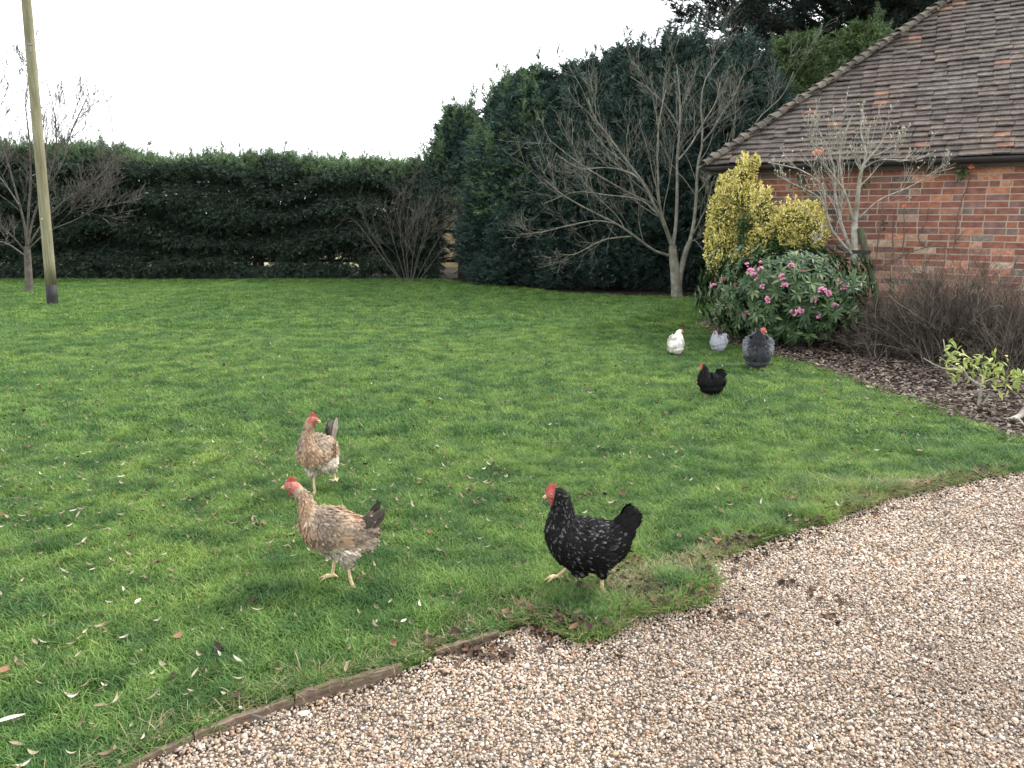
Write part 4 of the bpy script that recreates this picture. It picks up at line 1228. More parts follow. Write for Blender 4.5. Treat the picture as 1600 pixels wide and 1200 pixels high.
# --- golden variegated shrub at the building corner
def golden():
    r = np.random.default_rng(500)
    ctr = wall_at(1165, 440, 0.75)
    t = thing('golden_shrub', 'yellow leaved variegated shrub with a tall spire at the corner of the brick building', 'shrub', (ctr[0], ctr[1], 0))
    # lobes: pixel centre, distance in front of the wall, radii in metres (x, depth, z)
    lobes = [((1163, 278), .45, .15, .14, .20), ((1150, 315), .55, .26, .22, .28), ((1132, 345), .55, .24, .24, .42), ((1133, 395), .6, .25, .26, .34), ((1150, 420), .7, .30, .25, .25),
             ((1190, 345), .65, .19, .20, .38), ((1192, 385), .7, .25, .20, .30), ((1250, 345), .75, .30, .22, .20), ((1262, 365), .75, .24, .22, .24), ((1228, 358), .7, .20, .20, .22),
             ((1240, 395), .75, .20, .2, .20), ((1113, 380), .6, .10, .12, .3), ((1180, 255), .4, .045, .045, .10), ((1127, 290), .5, .05, .05, .14), ((1265, 325), .7, .08, .08, .08)]
    gm_, dm = MB(), MB()
    sm = MB()
    for (p, off, rx, ry, rz_) in lobes:
        c = wall_at(*p, off)
        n = int(2300 * (rx * rz_ * 4 + 0.01) ** 0.8)
        d = nrm(r.normal(0, 1, (n, 3)))
        rad = (0.80 + 0.42 * (vnoise(d * 1.0 + c, 3.0, 2)) - 0.10)[:, None] * r.uniform(0.55, 1.08, n)[:, None] ** 0.5
        P = c + d * rad * [rx, ry, rz_]
        P = np.repeat(P, 3, 0) + r.normal(0, 0.012, (n * 3, 3))
        X = np.repeat(d, 3, 0) * 0.7 + r.normal(0, 0.6, (n * 3, 3)) + [0, 0, 0.55]
        V, F = scatter(LF_SM, P, X, r.normal(0, 0.5, (n * 3, 3)) + [0, 0, 0.6], r.uniform(0.022, 0.044, n * 3))
        gm_.add(V, F)
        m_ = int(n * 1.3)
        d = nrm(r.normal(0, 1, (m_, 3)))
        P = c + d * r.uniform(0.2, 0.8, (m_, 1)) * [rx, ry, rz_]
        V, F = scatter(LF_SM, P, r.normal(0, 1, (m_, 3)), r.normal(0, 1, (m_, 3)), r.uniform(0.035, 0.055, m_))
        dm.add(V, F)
        b0 = wall_at(1185, 500, 0.6); b0[2] = 0
        q = spline(np.array([b0 + r.normal(0, .08, 3) * [1, 1, 0], (b0 * .4 + c * .6) + r.normal(0, .05, 3), c + [0, 0, rz_ * .5]]), 10)
        add_tubes(sm, q, np.linspace(0.018, 0.004, 10), 5)
    for (p, off, rx, ry, rz_) in lobes[:11]:
        c = wall_at(*p, off)
        for k in range(9):
            a = r.uniform(0, 6.283); e = r.uniform(0.2, 1.4)
            q = c + np.array([math.cos(a) * math.cos(e) * rx, math.sin(a) * math.cos(e) * ry, math.sin(e) * rz_])
            hh = r.uniform(0.05, 0.14); n = 34
            zz = r.uniform(0, 1, n)
            P = q + np.column_stack([r.normal(0, .018, n) * (1.2 - zz) + (q - c)[0] * .3 * zz, r.normal(0, .018, n) * (1.2 - zz), zz * hh])
            V, F = scatter(LF_SM, P, r.normal(0, 0.6, (n, 3)) + [0, 0, 0.9], r.normal(0, 0.7, (n, 3)) + [0, -.4, 0.3], r.uniform(0.02, 0.036, n))
            gm_.add(V, F)
    # plain green patches where the shrub has reverted
    for (p, off, rx, ry, rz_) in (((1165, 365), .80, .10, .07, .26), ((1215, 385), .80, .10, .09, .22), ((1262, 408), .7, .22, .12, .16), ((1218, 410), .7, .16, .12, .22)):
        c = wall_at(*p, off); n = 900
        d = nrm(r.normal(0, 1, (n, 3)))
        P = c + d * r.uniform(0.4, 1.05, (n, 1)) * [rx, ry, rz_]
        V, F = scatter(LF_SM, P, d + r.normal(0, 0.6, (n, 3)), r.normal(0, 0.5, (n, 3)) + [0, 0, 0.6], r.uniform(0.026, 0.045, n))
        dm.add(V, F)
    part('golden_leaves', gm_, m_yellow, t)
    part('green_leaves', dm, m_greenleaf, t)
    part('stems', sm, m_bark2, t, smooth=True)
golden()

# --- rhododendron with pink flowers
def rhodo():
    r = np.random.default_rng(510)
    c = wall_at(1226, 470, 1.35); c[2] = 0
    t = thing('rhododendron', 'dark green rhododendron with scattered pink flowers in front of the golden shrub', 'shrub', tuple(c))
    du = WU; dn = -WN
    A_, B_ = 1.00, 0.72
    def surf(a, e, k=1.0):
        """a: azimuth, e: elevation 0..pi/2 -> point on the lumpy dome"""
        ca, sa = np.cos(a) * np.cos(e), np.sin(a) * np.cos(e)
        lump = 0.76 + 0.48 * vnoise(np.column_stack([ca * 2 + 5, sa * 2, np.sin(e) * 2]), 1.6, 3)
        u = (A_ * ca * lump * k)[:, None]; w = (B_ * sa * lump * k)[:, None]
        zz = 0.62 + (np.sin(e)) * (0.52 * lump) * k
        zz = np.where(e < 0, 0.62 + np.sin(e) * 0.55, zz)
        return c + u * du + w * dn + zz[:, None] * np.array([0, 0, 1.0])
    n = 820
    a = r.uniform(0, 6.283, n); e = np.arcsin(r.uniform(-0.85, 1, n))
    k = r.uniform(0.72, 1.08, n)
    P = surf(a, e, k)
    ctr = c + np.array([0, 0, 0.45])
    out = nrm(P - ctr)
    lm = MB()
    nl = 9
    Pw = np.repeat(P, nl, 0); ow = np.repeat(out, nl, 0)
    ph = np.tile(np.arange(nl) * 2 * np.pi / nl, n) + np.repeat(r.uniform(0, 6, n), nl)
    ref = nrm(np.cross(ow, np.tile([0.3, 0.2, 1.0], (len(ow), 1)))); ref2 = np.cross(ow, ref)
    spread = r.uniform(0.7, 1.5, len(ow))[:, None]
    X = nrm(ref * np.cos(ph)[:, None] + ref2 * np.sin(ph)[:, None]) * spread + ow * 0.6 + [0, 0, -0.25]
    V, F = scatter(LF_RH, Pw, X, ow + [0, 0, 0.4], r.uniform(0.075, 0.125, len(Pw)))
    lm.add(V, F)
    # inner leaves
    m_ = 2600
    d = nrm(r.normal(0, 1, (m_, 3)))
    Pi = c + [0, 0, 0.5] + d * r.uniform(0.3, 0.85, (m_, 1)) * 1.0 * np.array([1, 1, 0.5])
    q = (Pi - c); u = q @ du; w = q @ dn
    Pi = c + (u * A_ * 0.9)[:, None] * du + (w * B_ * 0.9)[:, None] * dn + np.column_stack([0 * u, 0 * u, np.maximum(q[:, 2], 0.05)])
    V, F = scatter(LF_RH, Pi, r.normal(0, 1, (m_, 3)), r.normal(0, 0.4, (m_, 3)) + [0, 0, 1], r.uniform(0.08, 0.14, m_))
    lm.add(V, F)
    # pale buds
    bs = r.uniform(0, 1, n) < 0.35
    part('leaves', lm, m_rhodo, t)
    bm_ = MB()
    OCT = np.array([[0, 0, 0], [0.4, .22, 0], [0.4, 0, .22], [0.4, -.22, 0], [0.4, 0, -.22], [1, 0, 0]]), np.array([[0, 1, 2], [0, 2, 3], [0, 3, 4], [0, 4, 1], [5, 2, 1], [5, 3, 2], [5, 4, 3], [5, 1, 4]])
    V, F = scatter(OCT, P[bs], out[bs], r.normal(0, 1, (bs.sum(), 3)), r.uniform(0.02, 0.035, bs.sum()))
    bm_.add(V, F)
    tag(part('buds', bm_, m_bud, t), kind='stuff')
    # stems
    sm = MB()
    S = c + r.normal(0, 0.08, (26, 3)) * [1, 1, 0]
    tip = P[r.choice(np.where(e > 0)[0], 26)]
    Q = np.array([spline(np.array([S[i], S[i] * .5 + tip[i] * .5 + [0, 0, -.12], tip[i]]), 8) for i in range(26)])
    add_tubes(sm, Q, np.tile(np.linspace(0.016, 0.004, 8), (26, 1)), 5)
    part('stems', sm, m_bark2, t, smooth=True)
    # pink trusses at the pixels where the photo shows them
    PET = leaf_tm(1, 0.75, 0.25, -0.25, 2)
    fl = [(1173, 425, 1.3), (1179, 432, 1.5), (1189, 421, .9), (1222, 434, 1.2), (1226, 447, 1.1), (1192, 449, 1.0), (1116, 448, 1.1), (1131, 437, .6), (1200, 468, 1.1), (1142, 480, .7), (1165, 491, 1.3), (1284, 456, 1.7), (1293, 459, 1.2), (1272, 468, 1.0), (1303, 481, 1.7),
          (1309, 483, 1.3), (1251, 485, 1.0), (1240, 489, 1.2), (1277, 492, 1.1), (1167, 414, .7), (1189, 411, .7), (1236, 416, 1.0), (1318, 450, 1.0), (1310, 441, .7), (1150, 446, .6), (1322, 440, .6), (1130, 462, .5), (1255, 425, .5)]
    o3 = c[:2]
    for (px, py, s) in fl:
        rr = ray(px, py)
        # walk the ray to the dome
        best = None
        for tt in np.arange(6, 12, 0.02):
            p = np.array([0, 0, CAM_H]) + rr * tt
            q = p - c; u, w = q @ du, q @ dn
            el = (u / A_) ** 2 + (w / B_) ** 2 + ((q[2] - 0.6) / 0.58) ** 2
            if el < 0.98: best = p; break
        if best is None:
            tt = np.arange(6, 12, 0.02); pp_ = np.array([0, 0, CAM_H]) + rr * tt[:, None]
            q = pp_ - c; el = ((q @ du) / A_) ** 2 + ((q @ dn) / B_) ** 2 + ((q[:, 2] - 0.6) / 0.58) ** 2
            best = pp_[np.argmin(el)]
        best = best - nrm(rr) * 0.03
        nf = int(7 * s) + 4
        ov = nrm(best - ctr)
        fd = nrm(ov * 0.7 + r.normal(0, 0.6, (nf, 3)) + [0, 0, 0.2])
        fm_ = MB()
        for f in fd:
            a1 = nrm(np.cross(f, [0.2, 0.5, 1.0])); a2 = np.cross(f, a1)
            an = np.arange(5) * 2 * np.pi / 5
            X = f * 0.75 + a1 * np.cos(an)[:, None] * 0.8 + a2 * np.sin(an)[:, None] * 0.8
            V, F = scatter(PET, np.tile(best + f * 0.018 * s, (5, 1)), X, np.tile(f, (5, 1)) * 1.0, np.full(5, 0.024 * s ** 0.5))
            fm_.add(V, F)
        part('flower', fm_, m_pink if s > 0.65 else m_red_bud, t)
rhodo()

# --- young magnolia-like tree and its stake
off = 0.95
tb = wall_at(1338, 400, off); Ym = tb[1]
def am(px, py, dy=0.0): return at(px, py, Ym + dy)
b0 = at(1337, 470, Ym); b0[2] = 0
mt = thing('bare_sapling', 'young bare tree with pale many forked stems against the brick wall', 'tree', (b0[0], b0[1], 0))
tP = np.array([spline(np.array([b0, (b0 + am(1335, 400)) / 2, am(1335, 400), am(1335, 350)]), 10)]); tR = np.array([np.linspace(0.050, 0.036, 10)])
A = [([(1335, 355), (1339, 320), (1341, 298), (1347, 262), (1360, 245), (1378, 222), (1386, 190)], 0, -.25, 0.034, 0.007),
     ([(1335, 395), (1325, 378), (1312, 340), (1317, 300), (1312, 250), (1317, 215), (1332, 180)], 0, .15, 0.026, 0.006),
     ([(1335, 400), (1320, 385), (1297, 355), (1290, 320), (1284, 290), (1250, 265), (1200, 254)], 0, -.3, 0.024, 0.005),
     ([(1335, 350), (1320, 302), (1300, 272), (1276, 240), (1262, 205)], 0, -.35, 0.020, 0.005),
     ([(1343, 340), (1375, 312), (1425, 290), (1475, 257)], 0, -.25, 0.012, 0.004),
     ([(1346, 265), (1375, 250), (1425, 250), (1462, 236)], 0, -.4, 0.012, 0.004),
     ([(1314, 345), (1305, 300), (1303, 262), (1290, 225), (1272, 190)], .0, .2, 0.018, 0.005),
     ([(1360, 245), (1375, 240), (1400, 225), (1412, 208)], -.1, -.3, 0.014, 0.004),
     ([(1290, 325), (1275, 305), (1245, 290), (1215, 275)], -.1, -.2, 0.012, 0.004),
     ([(1284, 350), (1283, 370), (1272, 375)], -.1, -.2, 0.010, 0.004),
     ([(1350, 262), (1352, 235), (1345, 205), (1350, 175)], -.1, .1, 0.016, 0.005)]
Ps = []; Rs = []
for pts, ya, yb, ra, rb_ in A:
    Q = np.array([am(px, py, ya + (yb - ya) * i / (len(pts) - 1)) for i, (px, py) in enumerate(pts)])
    Ps.append(spline(Q, 14)); Rs.append(np.linspace(ra, rb_, 14) * 0.85)
_, _, tips = finish_tree(mt, tP, tR, np.array(Ps), np.array(Rs),
            [dict(n=10, lenf=(0.22, 0.52), ang=(20, 48), radf=0.45, up=0.25, wob=0.10, trop=0.07, k=8, t0=0.25),
             dict(n=4, lenf=(0.35, 0.7), ang=(20, 50), radf=0.6, up=0.25, wob=0.12, k=6)], 520, m_bark3, minr=0.0024, sides=(6, 5, 4, 3, 3))
tp = np.concatenate(tips); rt_ = np.random.default_rng(3)
tp = tp[rt_.uniform(0, 1, len(tp)) < 0.5]
OCT = np.array([[0, 0, 0], [0.5, .25, 0], [0.5, 0, .25], [0.5, -.25, 0], [0.5, 0, -.25], [1, 0, 0]]), np.array([[0, 1, 2], [0, 2, 3], [0, 3, 4], [0, 4, 1], [5, 2, 1], [5, 3, 2], [5, 4, 3], [5, 1, 4]])
mb = MB(); V, F = scatter(OCT, tp, rt_.normal(0, .5, (len(tp), 3)) + [0, 0, 1], rt_.normal(0, 1, (len(tp), 3)), rt_.uniform(0.018, 0.03, len(tp))); mb.add(V, F)
tag(part('buds', mb, m_bud, mt), kind='stuff')
# stake
s0 = at(1368, 520, Ym - 0.05); s0[2] = -0.02
s_hi = at(1343, 356, Ym - 0.02)
dirs = s_hi - at(1372, 470, Ym - .04)
base = s_hi - dirs / dirs[2] * (s_hi[2] + 0.02)
stk = thing('tree_stake', 'leaning green weathered wooden stake tied to the bare sapling', 'stake', (base[0], base[1], 0))
mb = MB(); fs = np.linspace(0, 1, 8)
add_tubes(mb, np.array([base + (s_hi - base) * f for f in fs]), np.full(8, 0.042), 8, caps=True)
part('post', mb, m_stake, stk)
mb = MB()
tc, sc_ = am(1334, 393), base + (s_hi - base) * ((at(1349, 393, Ym)[2]) / s_hi[2])
mid = (tc + sc_) / 2; ax = nrm(sc_ - tc); pv = np.cross(ax, [0, 0, 1.0])
an = np.linspace(0, 2 * np.pi, 21)
L2 = np.linalg.norm(sc_ - tc) / 2 + 0.05
ringp = mid + np.outer(np.cos(an) * L2, ax) + np.outer(np.sin(an) * 0.052, pv)
V = np.concatenate([ringp + [0, 0, 0.018], ringp - [0, 0, 0.018], ringp * 1.0 + np.outer(np.cos(an) * .006, ax) + np.outer(np.sin(an) * .006, pv) + [0, 0, .018], ringp + np.outer(np.cos(an) * .006, ax) + np.outer(np.sin(an) * .006, pv) - [0, 0, .018]])
F = []
for i in range(20):
    F += [[i, i + 1, 21 + i + 1, 21 + i], [42 + i, 63 + i, 63 + i + 1, 42 + i + 1], [i, 42 + i, 42 + i + 1, i + 1]]
mb.add(V, np.array(F)); part('rubber_tie', mb, m_rubber, stk)

# --- climbing rose on the wall
def rose(pxs, label, seed, flowers, leaves):
    r = np.random.default_rng(seed)
    b = wall_at(*pxs[0][0], 0.10); b[2] = 0
    t = thing('climbing_rose', label, 'climber', (b[0], b[1], 0))
    mb = MB()
    for pts in pxs:
        Q = [wall_at(px, py, 0.045) for px, py in pts]
        if pts is pxs[0] or True:
            pass
        P = spline(np.array(Q), 14); P = P + r.normal(0, 0.004, P.shape)
        add_tubes(mb, P, np.linspace(0.008, 0.004, 14), 5)
    g = spline(np.array([b, wall_at(*pxs[0][0], 0.06)]), 6); add_tubes(mb, g, np.full(6, 0.009), 5)
    part('stems', mb, m_bark2, t, smooth=True)
    PET = leaf_tm(1, 0.85, 0.5, -0.35, 3)
    for (px, py, s) in flowers:
        c = wall_at(px, py, 0.10 + 0.0)
        fm_ = MB()
        for ring, nn, up_, sz_ in ((0, 5, 0.3, 0.040), (1, 4, 1.0, 0.036), (2, 3, 2.2, 0.030)):
            an = np.arange(nn) * 2 * np.pi / nn + ring
            f = nrm(-WN + [0, 0, 0.5]); a1 = nrm(np.cross(f, [0.2, 0.1, 1.0])); a2 = np.cross(f, a1)
            X = f * up_ + a1 * np.cos(an)[:, None] + a2 * np.sin(an)[:, None]
            V, F = scatter(PET, np.tile(c, (nn, 1)), X, np.tile(f, (nn, 1)), np.full(nn, sz_ * s)); fm_.add(V, F)
        st = spline(np.array([c, wall_at(px, py + 12, 0.045)]), 4)
        part('flower', fm_, m_orange, t)
    lm = MB()
    for (px, py, n, sp) in leaves:
        c = wall_at(px, py, 0.09)
        P = c + r.normal(0, sp, (n, 3)) * [1, 0.5, 1]
        V, F = scatter(LF_SM, P, r.normal(0, 1, (n, 3)), r.normal(0, 0.5, (n, 3)) - WN, r.uniform(0.04, 0.06, n)); lm.add(V, F)
    part('leaves', lm, m_greenleaf, t)
rose([[(1350, 432), (1400, 405), (1450, 385), (1490, 390)], [(1396, 407), (1395, 360), (1398, 330)], [(1445, 387), (1435, 370), (1448, 345), (1450, 325)], [(1490, 390), (1495, 375), (1508, 360)], [(1367, 424), (1372, 380), (1378, 340), (1380, 300)],
      [(1490, 390), (1498, 330), (1512, 290), (1518, 268)], [(1412, 400), (1412, 350), (1413, 325)]],
     'thin climbing rose stems spread on the brick wall with coral flowers', 530, [(1518, 261, 1.15), (1413, 323, 0.7)], [(1505, 268, 26, 0.035), (1500, 276, 12, 0.02), (1380, 352, 8, 0.02)])
rose([[(1285, 430), (1290, 390), (1300, 350), (1300, 310)], [(1290, 390), (1302, 360), (1310, 320), (1296, 280)], [(1300, 310), (1288, 275), (1278, 248)]],
     'climbing rose with one coral flower near the gutter behind the sapling', 531, [(1276, 240, 1.4), (1282, 239, 1.0)], [(1283, 256, 30, 0.05), (1250, 285, 34, 0.05), (1352, 285, 18, 0.04), (1262, 300, 14, 0.04)])

# --- brown twiggy shrubs
def twiggy(px, py, off_, W, H, n, label, seed, arch=0.0, side=(0, 0)):
    r = np.random.default_rng(seed)
    b = bed_at(px, py)
    t = thing('twiggy_shrub', label, 'shrub', (b[0], b[1], 0), 0, 'twiggy brown shrubs along the brick wall')
    N0 = n
    S = b + np.column_stack([r.normal(0, 0.10, N0), r.normal(0, 0.07, N0), np.zeros(N0)])
    az = r.uniform(0, 6.283, N0); el = r.uniform(0.15, 1.0, N0) ** 0.8
    D = (np.cos(az) * (1 - el * 0.6) * W)[:, None] * WU + (np.sin(az) * (1 - el * 0.6) * W * 0.55)[:, None] * (-WN) + np.column_stack([0 * el, 0 * el, el * H * 1.05 + 0.08])
    D += np.array([side[0], side[1], 0])
    L = np.linalg.norm(D, axis=1) * r.uniform(0.7, 1.05, N0)
    P, R = grow(None, r, S, nrm(D) + [0, 0, 0.35], L, r.uniform(0.004, 0.008, N0), 8, 0.09, -arch, 3, 0.35)
    mb = MB(); add_tubes(mb, P, R, 4)
    S, D, L, rad = children_of(P, R, 8, r, 0.3, 1, (18, 50), (0.22, 0.5), 0.6, 0.2)
    P, R = grow(None, r, S, D, L, np.maximum(rad, 0.0019), 5, 0.12, 0.03, 3, 0.5); add_tubes(mb, P, np.maximum(R, 0.0015), 3)
    S, D, L, rad = children_of(P, R, 4, r, 0.3, 1, (20, 50), (0.35, 0.7), 0.7, 0.2)
    P, R = grow(None, r, S, D, L, np.maximum(rad, 0.0017), 4, 0.12, 0.03, 3, 0.6); add_tubes(mb, P, np.maximum(R, 0.0013), 3)
    mb2 = mb
    part('twigs', mb2, m_twig, t, smooth=True)
    return t
twiggy(1475, 572, 0.5, 1.05, 0.95, 240, 'biggest brown twiggy leafless shrub, spreading in front of the brick wall', 540, 0.05)
twiggy(1375, 560, 0.5, 0.62, 0.62, 110, 'lower twiggy shrub drooping beside the rhododendron', 541, 0.10)
twiggy(1590, 590, 0.5, 0.80, 0.80, 150, 'twiggy brown shrub cut off by the right edge of the view', 542, 0.05)

# --- small leafy shrubs in front
def small_azalea(px, py, stems, leafspots, label, seed, s=1.0):
    r = np.random.default_rng(seed)
    b = bed_at(px, py); Y = b[1]
    t = thing('small_shrub', label, 'shrub', (b[0], b[1], 0))
    mb = MB()
    for pts, dy, ra, rb_ in stems:
        Q = np.array([at(x, y, Y + dy * i) for i, (x, y) in enumerate(pts)])
        if pts[0][1] >= py - 3: Q[0, 2] = 0
        add_tubes(mb, spline(Q, 10), np.linspace(ra, rb_, 10), 6)
    part('branches', mb, m_bark3, t, smooth=True)
    lm = MB()
    for (x, y, n, sp) in leafspots:
        c = at(x, y, Y + r.uniform(-.05, .05))
        P = c + r.normal(0, sp, (n, 3))
        X = r.normal(0, 0.8, (n, 3)) + [0, 0, 0.3]
        V, F = scatter(leaf_tm(1, 0.34, 0.3, 0.25, 3), P, X, r.normal(0, 0.4, (n, 3)) + [0, 0, 1], r.uniform(0.045, 0.085, n) * s); lm.add(V, F)
    part('leaves', lm, m_azalea, t)
small_azalea(1530, 640, [([(1528, 641), (1532, 615), (1530, 602), (1515, 592), (1505, 578)], 0.0, 0.016, 0.008), ([(1530, 640), (1545, 618), (1548, 612)], -.02, 0.010, 0.007), ([(1505, 578), (1485, 578), (1465, 572), (1443, 560)], -.05, 0.008, 0.004),
      ([(1505, 580), (1512, 565), (1530, 560), (1537, 552)], .03, 0.007, 0.003), ([(1505, 578), (1490, 572), (1474, 562), (1468, 558)], .03, 0.006, 0.003), ([(1488, 560), (1478, 550), (1474, 530)], .03, 0.006, 0.003), ([(1530, 602), (1545, 594), (1560, 590)], .03, 0.008, 0.004)],
     [(1492, 562, 22, 0.045), (1485, 555, 12, 0.04), (1502, 570, 22, 0.045), (1528, 580, 24, 0.05), (1545, 578, 24, 0.05), (1558, 585, 22, 0.05), (1487, 583, 10, 0.03), (1563, 570, 10, 0.04), (1535, 565, 10, 0.04)],
     'small shrub with pale green leaves and forked bare stems in the mulch', 550)
small_azalea(1640, 652, [([(1640, 653), (1630, 625), (1610, 610), (1590, 600)], 0.0, 0.014, 0.006), ([(1610, 610), (1620, 590), (1615, 575)], 0, 0.008, 0.004)],
     [(1592, 600, 24, 0.05), (1600, 590, 26, 0.05), (1612, 598, 26, 0.05), (1588, 590, 12, 0.03)], 'pale green leafy shrub half outside the right edge of the view', 551)
# log
lb = gnd(1590, 656)
t_ = thing('dead_branch', 'curved grey dead branch lying on the mulch at the right edge', 'branch', tuple(lb))
mb = MB()
Q = np.array([gnd(1556, 655, 0.02), gnd(1575, 656, 0.03), gnd(1592, 651, 0.045), gnd(1603, 640, 0.06), gnd(1625, 625, 0.09)])
add_tubes(mb, spline(Q, 14), np.linspace(0.013, 0.032, 14), 8, caps=True)
part('limb', mb, m_bark3, t_, smooth=True)
t2 = MB(); Q = np.array([gnd(1588, 652, 0.04), gnd(1596, 660, 0.03), gnd(1604, 668, 0.02)]); add_tubes(t2, spline(Q, 6), np.linspace(0.014, 0.006, 6), 6, caps=True)
part('side_shoot', t2, m_bark3, t_, smooth=True)
#PART4
# ================================================================== hens
m_hen = M('hen_skin_and_down', None, attr='col', rough=0.75, spec=0.2, mottle=[(60, 0.82, 1.15, 'Object')], bump=(160, 0.5, 0.003))
m_feather = M('hen_feather', None, attr='col', rough=0.65, spec=0.13, trans=0.10, mottle=[(45, 0.80, 1.18, 'Object')])
m_comb = M('red_comb', [(0.3, (0.24, 0.028, 0.026)), (0.7, (0.40, 0.075, 0.060))], 'noise', 0.5, 0.35, 60, bump=(200, 0.5, 0.001))
m_beak = M('horn_beak', [(0.3, (0.42, 0.30, 0.16)), (0.7, (0.55, 0.42, 0.26))], 'noise', 0.4, 0.4, 60)
m_eye = M('orange_eye', [(0, (0.35, 0.12, 0.02)), (1, (0.40, 0.15, 0.03))], 'noise', 0.15, 0.6)
m_pupil = M('black_pupil', [(0, (0.004, 0.004, 0.004)), (1, (0.006, 0.006, 0.006))], 'noise', 0.1, 0.6)
FEA_V = np.array([[0, 0, 0], [0.5, 0, 0.05], [0.94, 0, 0.02], [0.30, 0.17, 0.0], [0.75, 0.20, -0.01], [0.30, -0.17, 0.0], [0.75, -0.20, -0.01], [1.03, 0.07, -0.03], [1.03, -0.07, -0.03]])
FEA_Q = np.array([[0, 5, 1, 3], [1, 5, 6, 2], [3, 1, 2, 4], [2, 6, 8, 7]])
FEA_T = np.array([[2, 7, 4]])
FEA_RIM = np.array([0, 0, 0.4, 0.5, 1, 0.5, 1, 1, 1.0])

def loft_closed(ctr, tang, ra, rb, lat, sides=20):
    """rings around ctr (k x 3): ra = radius in the vertical plane, rb = lateral radius"""
    k = len(ctr)
    up = nrm(np.cross(lat, tang) * -1.0)
    ang = np.linspace(0, 2 * np.pi, sides, endpoint=False)
    ring = ctr[:, None] + (ra[:, None] * np.cos(ang))[..., None] * up[:, None] + (rb[:, None] * np.sin(ang))[..., None] * lat[:, None]
    V = ring.reshape(-1, 3)
    F = [[i * sides + j, i * sides + (j + 1) % sides, (i + 1) * sides + (j + 1) % sides, (i + 1) * sides + j] for i in range(k - 1) for j in range(sides)]
    n = len(V)
    V = np.vstack([V, ctr[0], ctr[-1]])
    T = [[n, (j + 1) % sides, j] for j in range(sides)] + [[n + 1, (k - 1) * sides + j, (k - 1) * sides + (j + 1) % sides] for j in range(sides)]
    return V, np.array(F), np.array(T)

def ellips(c, r, seg=16):
    th = np.linspace(0, np.pi, seg // 2 + 1)[1:-1]; ph = np.linspace(0, 2 * np.pi, seg, endpoint=False)
    V = [[0, 0, 1]]
    for t in th:
        for p in ph: V.append([math.sin(t) * math.cos(p), math.sin(t) * math.sin(p), math.cos(t)])
    V.append([0, 0, -1]); V = np.array(V) * r + c
    k = len(th); Q, T = [], []
    for i in range(k - 1):
        for j in range(seg):
            a = 1 + i * seg
            Q.append([a + j, a + seg + j, a + seg + (j + 1) % seg, a + (j + 1) % seg])
    for j in range(seg):
        T.append([0, 1 + j, 1 + (j + 1) % seg]); e = 1 + (k - 1) * seg
        T.append([len(V) - 1, e + (j + 1) % seg, e + j])
    return V, np.array(Q), np.array(T)

